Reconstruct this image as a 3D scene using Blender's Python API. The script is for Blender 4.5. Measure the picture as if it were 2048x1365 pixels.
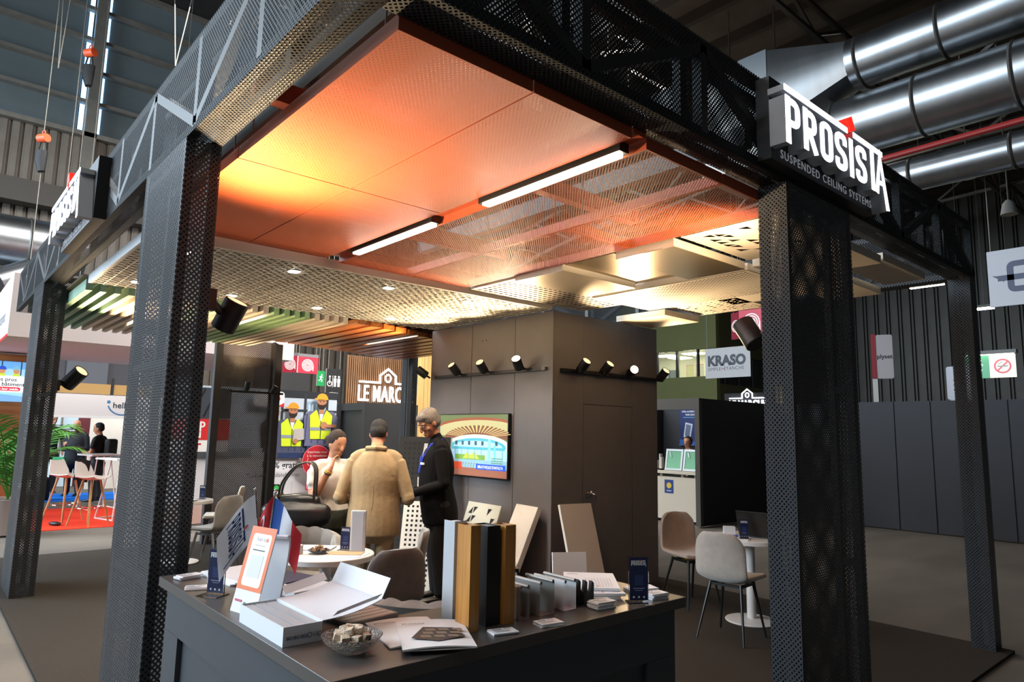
import bpy, bmesh, math, random
import numpy as np
from mathutils import Vector, Matrix
R = math.radians
random.seed(7)
scn = bpy.context.scene
for o in list(bpy.data.objects):
    bpy.data.objects.remove(o)
COL = scn.collection

# ---------------------------------------------------------------- camera
def cam_axes(yaw, pitch, roll):
    f = Vector((-math.sin(yaw)*math.cos(pitch), math.cos(yaw)*math.cos(pitch), math.sin(pitch)))
    r = Vector((math.cos(yaw), math.sin(yaw), 0)); u = r.cross(f)
    return r*math.cos(roll)+u*math.sin(roll), -r*math.sin(roll)+u*math.cos(roll), f
cr, cu, cf = cam_axes(R(48.9), R(7.7), R(1.15))
camd = bpy.data.cameras.new('camera'); camd.lens = 24; camd.sensor_width = 36; camd.clip_end = 300; camd.clip_start = .05
cam = bpy.data.objects.new('camera', camd); COL.objects.link(cam)
m = Matrix((cr, cu, -cf)).transposed().to_4x4(); m.translation = (0, 0, 1.62); cam.matrix_world = m
scn.camera = cam

# ---------------------------------------------------------------- world, big lights, exposure
w = bpy.data.worlds.new('hall_air'); scn.world = w; w.use_nodes = True
w.node_tree.nodes['Background'].inputs[0].default_value = (.80, .90, 1, 1)
w.node_tree.nodes['Background'].inputs[1].default_value = .065
scn.view_settings.view_transform = 'Standard'; scn.view_settings.look = 'None'
scn.view_settings.exposure = .55; scn.view_settings.gamma = 1; scn.view_settings.use_curve_mapping = False
try:
    scn.cycles.transparent_max_bounces = 32; scn.cycles.max_bounces = 8; scn.cycles.caustics_reflective = False
    scn.cycles.caustics_refractive = False; scn.cycles.sample_clamp_indirect = 4; scn.cycles.use_denoising = True
except Exception:
    pass
def area(name, loc, target, sx, sy, power, col, spread=180):
    l = bpy.data.lights.new(name, 'AREA'); l.shape = 'RECTANGLE'; l.size = sx; l.size_y = sy; l.energy = power; l.color = col; l.spread = R(spread)
    o = bpy.data.objects.new(name, l); COL.objects.link(o); o.location = loc
    o.rotation_euler = (Vector(target)-Vector(loc)).to_track_quat('-Z', 'Y').to_euler(); return o
def spot(name, loc, target, power, col, angle=60, blend=.6, size=.03, parent=None):
    l = bpy.data.lights.new(name, 'SPOT'); l.energy = power; l.color = col; l.spot_size = R(angle); l.spot_blend = blend; l.shadow_soft_size = size
    o = bpy.data.objects.new(name, l); COL.objects.link(o); o.location = loc
    o.rotation_euler = (Vector(target)-Vector(loc)).to_track_quat('-Z', 'Y').to_euler(); return o
WARM = (1, .72, .42); WARM2 = (1, .84, .66); COOL = (.72, .87, 1)
# daylight from the glazed side of the hall (to the left of the stand) and the hall's own high lamps; the last one is added for the poster
area('daylight_glazing', (-15, -12, 8), (-7, 3, 1.2), 16, 8, 4600, COOL)
area('hall_lamp_row', (-1.5, -5, 10.5), (-3, 2, 0), 6, 3, 260, (1, .95, .88))
area('hall_lamp_row.001', (-12.5, 4, 10.5), (-14, 4, 0), 8, 7, 1700, (1, .95, .9))
area('hall_lamp_row.002', (-9, 15, 9.5), (-9, 15, 0), 7, 3, 100, (1, .95, .88))
area('added_poster_light', (-8, 10.5, 9), (-14, 7, 1), 3, 3, 380, (1, .95, .9), 80)  # added light, aimed sideways to brighten the poster wall

# ---------------------------------------------------------------- materials
def lin(h):
    h = h.lstrip('#'); c = [int(h[i:i+2], 16)/255 for i in (0, 2, 4)]
    return tuple((x/12.92 if x <= .04045 else ((x+.055)/1.055)**2.4) for x in c)+(1,)
MC = {}
def mat(name, col='808080', rough=.5, metal=0, noise=0, nscale=20, bump=0, bscale=200, emit=0, ecol=None, spec=.5, coat=0, trans=0, stretch=None, sheen=0, alpha=1):
    if name in MC: return MC[name]
    M = bpy.data.materials.new(name); MC[name] = M; M.use_nodes = True
    nt = M.node_tree; b = nt.nodes['Principled BSDF']; L = nt.links.new
    c = lin(col) if isinstance(col, str) else tuple(col)+(1,)*(4-len(col))
    b.inputs['Base Color'].default_value = c; b.inputs['Roughness'].default_value = rough; b.inputs['Metallic'].default_value = metal
    b.inputs['Specular IOR Level'].default_value = spec; b.inputs['Coat Weight'].default_value = coat; b.inputs['Transmission Weight'].default_value = trans
    b.inputs['Sheen Weight'].default_value = sheen; b.inputs['Alpha'].default_value = alpha
    if emit:
        b.inputs['Emission Color'].default_value = lin(ecol) if isinstance(ecol, str) else (ecol+(1,) if ecol else c); b.inputs['Emission Strength'].default_value = emit
    if noise or bump:
        tc = nt.nodes.new('ShaderNodeTexCoord'); mp = nt.nodes.new('ShaderNodeMapping'); L(tc.outputs['Object'], mp.inputs[0])
        if stretch: mp.inputs['Scale'].default_value = stretch
    if noise:
        n = nt.nodes.new('ShaderNodeTexNoise'); n.inputs['Scale'].default_value = nscale; n.inputs['Detail'].default_value = 5; L(mp.outputs[0], n.inputs['Vector'])
        mr = nt.nodes.new('ShaderNodeMapRange'); mr.inputs[1].default_value = .25; mr.inputs[2].default_value = .75; mr.inputs[3].default_value = 1-noise; mr.inputs[4].default_value = 1+noise; L(n.outputs[0], mr.inputs[0])
        mx = nt.nodes.new('ShaderNodeVectorMath'); mx.operation = 'SCALE'; mx.inputs[0].default_value = c[:3]; L(mr.outputs[0], mx.inputs['Scale']); L(mx.outputs[0], b.inputs['Base Color'])
    if bump:
        n2 = nt.nodes.new('ShaderNodeTexNoise'); n2.inputs['Scale'].default_value = bscale; L(mp.outputs[0], n2.inputs['Vector'])
        bp = nt.nodes.new('ShaderNodeBump'); bp.inputs['Strength'].default_value = bump; bp.inputs['Distance'].default_value = .01; L(n2.outputs[0], bp.inputs['Height']); L(bp.outputs[0], b.inputs['Normal'])
    return M
def mesh_metal(name, col, lw, sw, w, rough=.45, spec=.5, diag=True, tilt=.6):
    """expanded metal: diamond openings from the panel's own UV (metres); strands tilted by a bump"""
    if name in MC: return MC[name]
    M = bpy.data.materials.new(name); MC[name] = M; M.use_nodes = True; nt = M.node_tree; L = nt.links.new
    b = nt.nodes['Principled BSDF']; out = nt.nodes['Material Output']
    b.inputs['Base Color'].default_value = lin(col); b.inputs['Roughness'].default_value = rough; b.inputs['Specular IOR Level'].default_value = spec
    def math_(op, a, c=None):
        n = nt.nodes.new('ShaderNodeMath'); n.operation = op
        for i, v in enumerate((a, c)):
            if v is None: continue
            if isinstance(v, (int, float)): n.inputs[i].default_value = v
            else: L(v, n.inputs[i])
        return n.outputs[0]
    uv = nt.nodes.new('ShaderNodeUVMap'); sp = nt.nodes.new('ShaderNodeSeparateXYZ'); L(uv.outputs[0], sp.inputs[0])
    s = math_('DIVIDE', sp.outputs[0], lw); t = math_('DIVIDE', sp.outputs[1], sw)
    p = math_('FRACT', math_('ADD', s, t)); q = math_('FRACT', math_('SUBTRACT', s, t))
    e = lambda v: math_('SUBTRACT', .5, math_('ABSOLUTE', math_('SUBTRACT', v, .5)))
    d = math_('MINIMUM', e(p), e(q))                       # distance to the strand centre line, 0 .. .5
    hole = math_('GREATER_THAN', d, w)
    tr = nt.nodes.new('ShaderNodeBsdfTransparent'); mx = nt.nodes.new('ShaderNodeMixShader')
    L(hole, mx.inputs[0]); L(b.outputs[0], mx.inputs[1]); L(tr.outputs[0], mx.inputs[2]); L(mx.outputs[0], out.inputs[0])
    hgt = math_('FRACT', math_('MULTIPLY', t, 2))
    bp = nt.nodes.new('ShaderNodeBump'); bp.inputs['Strength'].default_value = tilt; bp.inputs['Distance'].default_value = sw*.35; L(hgt, bp.inputs['Height']); L(bp.outputs[0], b.inputs['Normal'])
    return M
def wood(name, c1, c2, axis='Z', rough=.45, scale=8):
    if name in MC: return MC[name]
    M = bpy.data.materials.new(name); MC[name] = M; M.use_nodes = True; nt = M.node_tree; L = nt.links.new; b = nt.nodes['Principled BSDF']
    tc = nt.nodes.new('ShaderNodeTexCoord'); mp = nt.nodes.new('ShaderNodeMapping'); L(tc.outputs['Object'], mp.inputs[0])
    sc_ = [scale*6]*3; sc_['XYZ'.index(axis)] = scale*.35; mp.inputs['Scale'].default_value = sc_
    n = nt.nodes.new('ShaderNodeTexNoise'); n.inputs['Scale'].default_value = 1; n.inputs['Detail'].default_value = 6; n.inputs['Distortion'].default_value = .6; L(mp.outputs[0], n.inputs[0])
    cr_ = nt.nodes.new('ShaderNodeValToRGB'); cr_.color_ramp.elements[0].color = lin(c1); cr_.color_ramp.elements[1].color = lin(c2)
    cr_.color_ramp.elements[0].position = .35; cr_.color_ramp.elements[1].position = .65; L(n.outputs[0], cr_.inputs[0]); L(cr_.outputs[0], b.inputs['Base Color'])
    b.inputs['Roughness'].default_value = rough
    return M
def emis(name, col, s):
    return mat(name, col, .5, emit=s, ecol=col)

# ---------------------------------------------------------------- mesh builder
class MB:
    def __init__(s): s.v = []; s.f = []; s.m = []; s.uv = {}; s.k = 0
    def add(s, vs, fs, mi=None):
        o = len(s.v); s.v += [tuple(x) for x in vs]
        for f in fs: s.f.append(tuple(i+o for i in f)); s.m.append(s.k if mi is None else mi)
        return s
    def box(s, x0, y0, z0, x1, y1, z1, mi=None):
        x0, x1 = sorted((x0, x1)); y0, y1 = sorted((y0, y1)); z0, z1 = sorted((z0, z1))
        return s.add([(x0,y0,z0),(x1,y0,z0),(x1,y1,z0),(x0,y1,z0),(x0,y0,z1),(x1,y0,z1),(x1,y1,z1),(x0,y1,z1)],
                     [(0,3,2,1),(4,5,6,7),(0,1,5,4),(1,2,6,5),(2,3,7,6),(3,0,4,7)], mi)
    def obox(s, c, size, rot=None, mi=None):
        rot = rot or Matrix.Identity(3); c = Vector(c); h = Vector(size)/2
        vs = [c+rot@Vector((sx*h.x, sy*h.y, sz*h.z)) for sz in (-1,1) for sx, sy in ((-1,-1),(1,-1),(1,1),(-1,1))]
        return s.add(vs, [(0,3,2,1),(4,5,6,7),(0,1,5,4),(1,2,6,5),(2,3,7,6),(3,0,4,7)], mi)
    def bar(s, a, b, w, h=None, mi=None):
        a = Vector(a); b = Vector(b); d = b-a; q = d.to_track_quat('Z', 'Y').to_matrix()
        return s.obox((a+b)/2, (w, h or w, d.length), q, mi)
    def cyl(s, a, b, r0, r1=None, n=12, mi=None, caps=True):
        r1 = r0 if r1 is None else r1
        return s.loft([(a, r0), (b, r1)], n, mi, caps)
    def loft(s, rings, n=12, mi=None, caps=True, closed=False, ref=None):
        """rings: (centre, r) or (centre, (ra, rb)); a-axis follows ref"""
        cs = [Vector(r[0]) for r in rings]; vs = []; fs = []
        N = len(cs); pa = None
        for i, (c, r) in enumerate(rings):
            c = Vector(c); t = (cs[min(i+1, N-1)]-cs[max(i-1, 0)])
            if closed: t = cs[(i+1) % N]-cs[i-1]
            t = t.normalized() if t.length > 1e-9 else Vector((0,0,1))
            rf = Vector(ref) if ref is not None else (pa if pa is not None else (Vector((1,0,0)) if abs(t.x) < .8 else Vector((0,1,0))))
            a = (rf-t*rf.dot(t)); a = a.normalized() if a.length > 1e-6 else t.orthogonal().normalized()
            b = t.cross(a); pa = a
            ra, rb = r if isinstance(r, (tuple, list)) else (r, r)
            vs += [c+a*ra*math.cos(2*math.pi*k/n)+b*rb*math.sin(2*math.pi*k/n) for k in range(n)]
        for i in range(N if closed else N-1):
            j = (i+1) % N
            fs += [(i*n+k, i*n+(k+1) % n, j*n+(k+1) % n, j*n+k) for k in range(n)]
        if caps and not closed:
            fs += [tuple(range(n-1, -1, -1)), tuple((N-1)*n+k for k in range(n))]
        return s.add(vs, fs, mi)
    def tube(s, pts, r, n=8, mi=None, closed=False): return s.loft([(p, r) for p in pts], n, mi, True, closed)
    def ell(s, c, r, nu=16, nv=10, mi=None, rot=None):
        c = Vector(c); r = r if isinstance(r, (tuple, list)) else (r, r, r); rot = rot or Matrix.Identity(3)
        vs = [c+rot@Vector((0,0,-r[2]))]
        for j in range(1, nv):
            ph = -math.pi/2+math.pi*j/nv
            vs += [c+rot@Vector((r[0]*math.cos(ph)*math.cos(2*math.pi*k/nu), r[1]*math.cos(ph)*math.sin(2*math.pi*k/nu), r[2]*math.sin(ph))) for k in range(nu)]
        vs.append(c+rot@Vector((0,0,r[2]))); L_ = len(vs)-1
        fs = [(0, 1+(k+1) % nu, 1+k) for k in range(nu)]
        for j in range(nv-2): fs += [(1+j*nu+k, 1+j*nu+(k+1) % nu, 1+(j+1)*nu+(k+1) % nu, 1+(j+1)*nu+k) for k in range(nu)]
        fs += [(1+(nv-2)*nu+k, 1+(nv-2)*nu+(k+1) % nu, L_) for k in range(nu)]
        return s.add(vs, fs, mi)
    def lathe(s, prof, n=24, mi=None, c=(0,0,0)):
        vs = []; fs = []; N = len(prof)
        for r, z in prof: vs += [(c[0]+r*math.cos(2*math.pi*k/n), c[1]+r*math.sin(2*math.pi*k/n), c[2]+z) for k in range(n)]
        for i in range(N-1): fs += [(i*n+k, i*n+(k+1) % n, (i+1)*n+(k+1) % n, (i+1)*n+k) for k in range(n)]
        if prof[0][0] > 1e-6: fs.append(tuple(range(n-1, -1, -1)))
        if prof[-1][0] > 1e-6: fs.append(tuple((N-1)*n+k for k in range(n)))
        return s.add(vs, fs, mi)
    def prism(s, poly, o, u, v, d, mi=None):
        """2-D polygon (ccw in u,v) at origin o, extruded by vector d"""
        o = Vector(o); u = Vector(u); v = Vector(v); d = Vector(d); n = len(poly)
        a = [o+u*p[0]+v*p[1] for p in poly]; b = [x+d for x in a]
        return s.add(a+b, [tuple(range(n-1, -1, -1)), tuple(range(n, 2*n))]+[(i, (i+1) % n, n+(i+1) % n, n+i) for i in range(n)], mi)
    def grid(s, fn, nu, nv, mi=None, thick=0):
        """fn(u,v)->Vector over [0,1]^2; open sheet, or a closed slab when thick"""
        P = [[Vector(fn(i/nu, j/nv)) for j in range(nv+1)] for i in range(nu+1)]
        vs = [p for r in P for p in r]; W = nv+1
        fs = [(i*W+j, (i+1)*W+j, (i+1)*W+j+1, i*W+j+1) for i in range(nu) for j in range(nv)]
        if not thick: return s.add(vs, fs, mi)
        vs2 = []
        for i in range(nu+1):
            for j in range(nv+1):
                a = P[min(i+1, nu)][j]-P[max(i-1, 0)][j]; b = P[i][min(j+1, nv)]-P[i][max(j-1, 0)]
                nn = a.cross(b); nn = nn.normalized() if nn.length > 1e-12 else Vector((0,0,1)); vs2.append(P[i][j]+nn*thick)
        K = len(vs); fs = [tuple(reversed(f)) for f in fs]+[tuple(K+q for q in f) for f in fs]
        for i in range(nu): fs += [(i*W, (i+1)*W, K+(i+1)*W, K+i*W), ((i+1)*W+nv, i*W+nv, K+i*W+nv, K+(i+1)*W+nv)]
        for j in range(nv): fs += [(j+1, j, K+j, K+j+1), (nu*W+j, nu*W+j+1, K+nu*W+j+1, K+nu*W+j)]
        return s.add(vs+vs2, fs, mi)
    def uvquad(s, a, b, c, d, mi=None):
        """quad with metric UV: u along ab, v along ad"""
        a, b, c, d = map(Vector, (a, b, c, d)); lu = (b-a).length; lv = (d-a).length
        s.uv[len(s.f)] = [(0,0),(lu,0),(lu,lv),(0,lv)]
        return s.add([a,b,c,d], [(0,1,2,3)], mi)
    def xf(s, M, i0=0):
        s.v = s.v[:i0]+[tuple(M @ Vector(p)) for p in s.v[i0:]]; return s
    def me(s, name, mats, angle=35, smooth=True):
        me = bpy.data.meshes.new(name); me.from_pydata(s.v, [], s.f)
        mats = mats if isinstance(mats, (list, tuple)) else [mats]
        for mm in mats: me.materials.append(mm)
        if len(mats) > 1: me.polygons.foreach_set('material_index', [min(x, len(mats)-1) for x in s.m])
        if s.uv:
            ul = me.uv_layers.new(name='UVMap')
            for fi, cs in s.uv.items():
                for li, c in zip(me.polygons[fi].loop_indices, cs): ul.data[li].uv = c
        if smooth:
            me.polygons.foreach_set('use_smooth', [True]*len(me.polygons))
            try: me.set_sharp_from_angle(angle=R(angle))
            except Exception: pass
        me.update(); return me
    def build(s, name, mats, parent=None, loc=None, rot=None, angle=35, bevel=0, sub=0, smooth=True):
        return obj(name, s.me(name, mats, angle, smooth), parent, loc, rot, bevel, sub)
def obj(name, me, parent=None, loc=None, rot=None, bevel=0, sub=0):
    o = bpy.data.objects.new(name, me); COL.objects.link(o)
    if parent is not None: o.parent = parent
    if loc is not None: o.location = loc
    if rot is not None: o.rotation_euler = rot if isinstance(rot, (tuple, list)) else (0, 0, rot)
    if bevel:
        md = o.modifiers.new('bevel', 'BEVEL'); md.width = bevel; md.segments = 2; md.limit_method = 'ANGLE'; md.angle_limit = R(40)
    if sub:
        md = o.modifiers.new('sub', 'SUBSURF'); md.levels = sub; md.render_levels = sub
    return o
def tag(o, label=None, cat=None, group=None, kind=None):
    if label: o['label'] = label
    if cat: o['category'] = cat
    if group: o['group'] = group
    if kind: o['kind'] = kind
    return o
def thing(name, label, cat, loc=(0,0,0), rz=0, group=None):
    o = bpy.data.objects.new(name, None); COL.objects.link(o); o.empty_display_size = .1
    o.location = loc; o.rotation_euler = (0, 0, rz) if not isinstance(rz, (tuple, list)) else rz
    return tag(o, label, cat, group)
def struct(name, mb, mats, **k): return tag(mb.build(name, mats, **k), kind='structure')
def copy_tree(o, label=None, loc=None, rz=None):
    c = o.copy(); COL.objects.link(c)
    for ch in [x for x in bpy.data.objects if x.parent == o]:
        d = copy_tree(ch); d.parent = c
    if label: c['label'] = label
    if loc is not None: c.location = loc
    if rz is not None: c.rotation_euler = (0, 0, rz)
    return c

# ---------------------------------------------------------------- lettering and flat print
TX = {}
def text_mesh(txt, size, extrude=0, squeeze=1, spacing=1, bold=0):
    key = (txt, size, extrude, squeeze, spacing, bold)
    if key in TX: return TX[key]
    c = bpy.data.curves.new('t', 'FONT'); c.body = txt; c.size = size; c.extrude = extrude; c.space_character = spacing; c.offset = bold; c.resolution_u = 3
    o = bpy.data.objects.new('t', c); COL.objects.link(o)
    dg = bpy.context.evaluated_depsgraph_get(); ev = o.evaluated_get(dg); me = ev.to_mesh()
    vs = [(v.co.x*squeeze, v.co.y, v.co.z) for v in me.vertices]; fs = [tuple(p.vertices) for p in me.polygons]; ev.to_mesh_clear()
    bpy.data.objects.remove(o); bpy.data.curves.remove(c)
    xs = [v[0] for v in vs] or [0]; TX[key] = (vs, fs, min(xs), max(xs)); return TX[key]
def islands(vs, fs):
    par = list(range(len(vs)))
    def fd(a):
        while par[a] != a: par[a] = par[par[a]]; a = par[a]
        return a
    for f in fs:
        for q in f[1:]: par[fd(q)] = fd(f[0])
    out = {}
    for f in fs: out.setdefault(fd(f[0]), []).append(f)
    return [(lambda idx: ([vs[i] for i in idx], [tuple(idx.index(i) for i in f) for f in F]))(sorted({i for f in F for i in f})) for F in out.values()]
class Print:
    """flat print: coloured polygons in local x (right) / z (up), facing -y, layered by fractions of a millimetre"""
    def __init__(s, emit=0, step=.00012, rough=.5): s.mb = MB(); s.cols = []; s.emit = emit; s.l = 0; s.step = step; s.rough = rough
    def ci(s, col):
        if col not in s.cols: s.cols.append(col)
        return s.cols.index(col)
    def poly(s, pts, col, lift=True):
        if lift: s.l += 1
        a = sum(pts[i][0]*pts[(i+1) % len(pts)][1]-pts[(i+1) % len(pts)][0]*pts[i][1] for i in range(len(pts)))
        if a < 0: pts = pts[::-1]
        s.mb.add([(p[0], -s.l*s.step, p[1]) for p in pts], [tuple(range(len(pts)))], s.ci(col)); return s
    def rect(s, x0, z0, x1, z1, col): return s.poly([(x0,z0),(x1,z0),(x1,z1),(x0,z1)], col)
    def rrect(s, x0, z0, x1, z1, r, col):
        return s.poly([(cx+r*math.cos(a*math.pi/8), cz+r*math.sin(a*math.pi/8)) for cx, cz, k in ((x1-r,z1-r,0),(x0+r,z1-r,4),(x0+r,z0+r,8),(x1-r,z0+r,12)) for a in range(k, k+5)], col)
    def disc(s, x, z, r, col, rz=None, n=24): return s.poly([(x+r*math.cos(2*math.pi*k/n), z+(rz or r)*math.sin(2*math.pi*k/n)) for k in range(n)], col)
    def ring(s, x, z, r, wd, col, a0=0, a1=360, n=28):
        s.l += 1; P = [(a0+(a1-a0)*k/n) for k in range(n+1)]
        for p, q in zip(P, P[1:]):
            f = lambda rr, a: (x+rr*math.cos(R(a)), z+rr*math.sin(R(a)))
            s.poly([f(r,p), f(r,q), f(r-wd,q), f(r-wd,p)], col, False)
        return s
    def line(s, pts, wd, col, closed=False):
        s.l += 1
        for q in ribbon(pts, wd, closed): s.poly(q, col, False)
        return s
    def text(s, x, z, txt, size, col, align='L', squeeze=1, bold=0, spacing=1):
        s.l += 1; vs, fs, a, b = text_mesh(txt, size, 0, squeeze, spacing, bold)
        ox = x-a if align == 'L' else (x-(a+b)/2 if align == 'C' else x-b)
        s.mb.add([(v[0]+ox, -s.l*s.step, v[1]+z) for v in vs], fs, s.ci(col)); return s
    def logo(s, x, z, h, col='f4f4f4', dot='e02020'):
        s.l += 1
        for q in logo_polys():
            s.poly([(x+p[0]*h, z+p[1]*h) for p in q], col, False)
        s.poly([(x+p[0]*h, z+p[1]*h) for p in LOGO_DOT], dot, False); return s
    def build(s, name, parent=None, loc=None, rot=None):
        ms = [mat(('glow' if s.emit else 'print')+'_%s_%g' % (c, s.emit or s.rough), c, s.rough if not s.emit else .3, emit=s.emit, ecol=c if s.emit else None) for c in s.cols]
        return s.mb.build(name, ms, parent, loc, rot, smooth=False)
def ribbon(pts, wd, closed=False):
    P = [Vector((p[0], p[1])) for p in pts]; n = len(P); Ls = []; Rs = []
    for i in range(n):
        a = P[i-1] if (i > 0 or closed) else None; b = P[(i+1) % n] if (i < n-1 or closed) else None
        d1 = (P[i]-a).normalized() if a is not None else None; d2 = (b-P[i]).normalized() if b is not None else None
        d1 = d1 or d2; d2 = d2 or d1; n1 = Vector((-d1.y, d1.x)); n2 = Vector((-d2.y, d2.x)); mm = n1+n2
        mm = mm/max(mm.length_squared, .3)*2 if mm.length > 1e-6 else n1
        Ls.append(P[i]+mm*wd/2); Rs.append(P[i]-mm*wd/2)
    rng = range(n if closed else n-1)
    return [[tuple(Rs[i]), tuple(Rs[(i+1) % n]), tuple(Ls[(i+1) % n]), tuple(Ls[i])] for i in rng]
def rounded(pts, r, closed=False, k=4):
    P = [Vector(p) for p in pts]; out = []
    for i in range(len(P)):
        if not closed and i in (0, len(P)-1): out.append(tuple(P[i])); continue
        a, b, c = P[i-1], P[i], P[(i+1) % len(P)]; u = (a-b); v = (c-b); rr = min(r, u.length*.49, v.length*.49)
        p, q = b+u.normalized()*rr, b+v.normalized()*rr
        for t in range(k+1):
            t /= k; out.append(tuple((1-t)**2*p+2*t*(1-t)*b+t*t*q))
    return out
LOGO_DOT = [(2.0,1.20),(2.18,1.32),(2.29,1.06),(2.11,.95)]
_lp = []; _ll = []
def logo_polys(): return [q for L_ in logo_letters() for q in L_]
def logo_letters():
    """stencil-like capitals under a roof bar, height 1"""
    if _ll: return _ll
    sw = .13; x = .0
    def st(pts, r=0, closed=False, w_=sw):
        cur.extend(ribbon([(p[0]+x, p[1]) for p in (rounded(pts, r, closed) if r else pts)], w_, closed))
    cur = []; nx = lambda: (_ll.append(list(cur)), cur.clear())
    st([(.09,-.08),(.09,.86)]); st([(.09,.78),(.37,.78),(.37,.34),(.09,.34)], .18); nx(); x = .52
    st([(.09,0),(.09,.86)]); st([(.09,.78),(.36,.78),(.36,.42),(.09,.42)], .18); st([(.2,.42),(.4,0)]); nx(); x = 1.04
    st([(.09,.08),(.37,.08),(.37,.78),(.09,.78)], .16, True); nx(); x = 1.54
    S = [(.37,.6),(.37,.78),(.09,.78),(.09,.48),(.37,.38),(.37,.08),(.09,.08),(.09,.26)]
    st(S, .14); nx(); x = 2.06; st([(.08,0),(.08,.86)]); nx(); x = 2.28; st(S, .14); nx(); x = 2.76
    st([(.2,0),(.2,.95)]); nx(); x = 3.02; st([(.09,0),(.27,.92),(.52,-.3)], 0, False, .13); st([(.14,.28),(.4,.28)], 0, False, .10); nx(); x = 0
    st([(0,1.0),(2.03,1.0)], 0, False, .12); nx(); st([(2.24,1.0),(3.4,1.0)], 0, False, .12); nx()
    return _ll
# ================================================================ hall shell
concrete = mat('concrete_floor', '5b564f', .75, noise=.38, nscale=1.1, bump=.15, bscale=30, stretch=(1, .35, 1))
carpet = mat('stand_carpet', '3a3632', .95, noise=.12, nscale=60, bump=.4, bscale=900, spec=.1)
struct('floor', MB().box(-40, -25, -.12, 20, 45, -.025), concrete)
struct('floor_stand_carpet', MB().box(-10.5, .78, -.025, -1.62, 6.74, 0), carpet)
red_carpet = mat('red_carpet', 'e8402a', .95, noise=.06, nscale=80, spec=.1)
struct('floor_red_carpet', MB().box(-16.1, .6, -.025, -12.9, 3.2, -.015), red_carpet)
struct('floor_blue_carpet', MB().box(-19.5, 2.0, -.025, -17.6, 4.6, -.015), mat('blue_carpet', '1668c8', .95, spec=.1))
roofm = mat('roof_deck', '2b2826', .9, noise=.2, nscale=2)
steel = mat('hall_steel', '7a756c', .6, noise=.15, nscale=4)
darksteel = mat('dark_hall_steel', '4a453f', .6)
struct('ceiling_hall_roof', MB().box(-40, -25, 16.5, 20, 45, 16.7), roofm)
struct('ceiling_low_bay', MB().box(-22, 8.6, 10.6, 20, 45, 10.8), mat('low_roof_deck', '6a625a', .9, noise=.25, nscale=1.5))
# left end wall of the hall: profiled sheet below, louvred glazing above
corr = mat('profiled_sheet', '7a7268', .55, noise=.12, nscale=3)
mb = MB(); z0, z1 = 0, 11.0; y = -20.0
while y < 30:
    mb.box(-25.3, y, z0, -25.2, y+.26, z1); mb.box(-25.24, y+.05, z0, -25.16, y+.19, z1); y += .32
struct('wall_left', MB().box(-25.5, -25, 0, -25.3, 45, 11), corr)
sh = mb.build('profiled_sheet', corr); sh.parent = bpy.data.objects['wall_left']; sh['kind'] = 'stuff'
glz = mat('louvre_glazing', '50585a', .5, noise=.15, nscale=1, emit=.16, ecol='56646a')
strip = emis('daylight_strip', '8fc6ff', 2.6)
win = thing('window_1', None, None); win['kind'] = 'structure'
for k in range(5):                                                    # louvre rows between purlins
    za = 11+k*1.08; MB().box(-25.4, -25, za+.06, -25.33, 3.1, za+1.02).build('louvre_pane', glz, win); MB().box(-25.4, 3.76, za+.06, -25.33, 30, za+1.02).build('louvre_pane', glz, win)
for k in range(6):
    za = 11+k*1.08; MB().box(-25.36, -25, za-.06, -25.05, 30, za+.06).build('louvre_rail', steel, win)
MB().box(-25.2, 3.28, 8, -24.9, 3.62, 16.4).build('post', steel, win)
MB().box(-25.31, 3.12, 11.0, -25.28, 3.26, 16).build('daylight_gap', strip, win); MB().box(-25.31, 3.64, 11.0, -25.28, 3.74, 16).build('daylight_gap', strip, win)
MB().box(-25.31, -20, 11.06, -25.28, 2.2, 11.09).build('daylight_gap', strip, win)
MB().box(-25.15, -25, 10.85, -24.9, 30, 11.0).build('louvre_sill', steel, win)
MB().box(-25.1, -25, 8.2, -24.5, 30, 8.9).build('cable_tray', darksteel, win)
# back wall of the hall
mb = MB(); x = -30.0
while x < 12:
    mb.box(x, 27.9, 0, x+.3, 28.0, 10.6); mb.box(x+.06, 27.8, 0, x+.22, 27.95, 10.6); x += .42
wb = struct('wall_back', MB().box(-40, 28, 0, 20, 28.2, 10.6), mat('profiled_sheet_dark', '4b453e', .55, noise=.2, nscale=2))
sh = mb.build('profiled_sheet', MC['profiled_sheet_dark'], wb); sh['kind'] = 'stuff'
# roof lattice trusses of the low bay (visible right of the stand)
def truss(name, label, a, b, h, nseg, wd=.07, m=steel, arch=0):
    a = Vector(a); b = Vector(b); t = thing(name, label, 'truss', a, group='roof trusses')
    pt = lambda k, top: (b-a)*(k/nseg)+Vector((0, 0, (h if top else 0)+arch*math.sin(math.pi*k/nseg)))
    mb = MB(); [mb.bar(pt(k, 0), pt(k+1, 0), wd) for k in range(nseg)]; mb.build('bottom_chord', m, t)
    mb = MB(); [mb.bar(pt(k, 1), pt(k+1, 1), wd) for k in range(nseg)]; mb.build('top_chord', m, t)
    for k in range(nseg):
        MB().bar(pt(k, k % 2), pt(k+1, (k+1) % 2), wd*.7).build('web_bar', m, t)
    return t
for i, (yy, lab) in enumerate(((13.5, 'steel roof truss above the grey ducts'), (17, 'steel roof truss between ducts and dark wall'), (20.5, 'steel roof truss over the no smoking sign'), (24, 'steel roof truss closest to the back wall'))):
    truss('roof_truss', lab, (-16, yy, 6.6+i*.5), (8, yy, 6.6+i*.5), 1.0, 16, .09, arch=1.2)
for i, (xx, lab) in enumerate(((-8, 'long purlin truss running above the tower'), (-5, 'long purlin truss above the right beam'), (-2, 'long purlin truss behind the right sign'))):
    truss('purlin_truss', lab, (xx, 9, 8.7), (xx, 27.5, 8.7), .55, 16, .08, darksteel)
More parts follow.
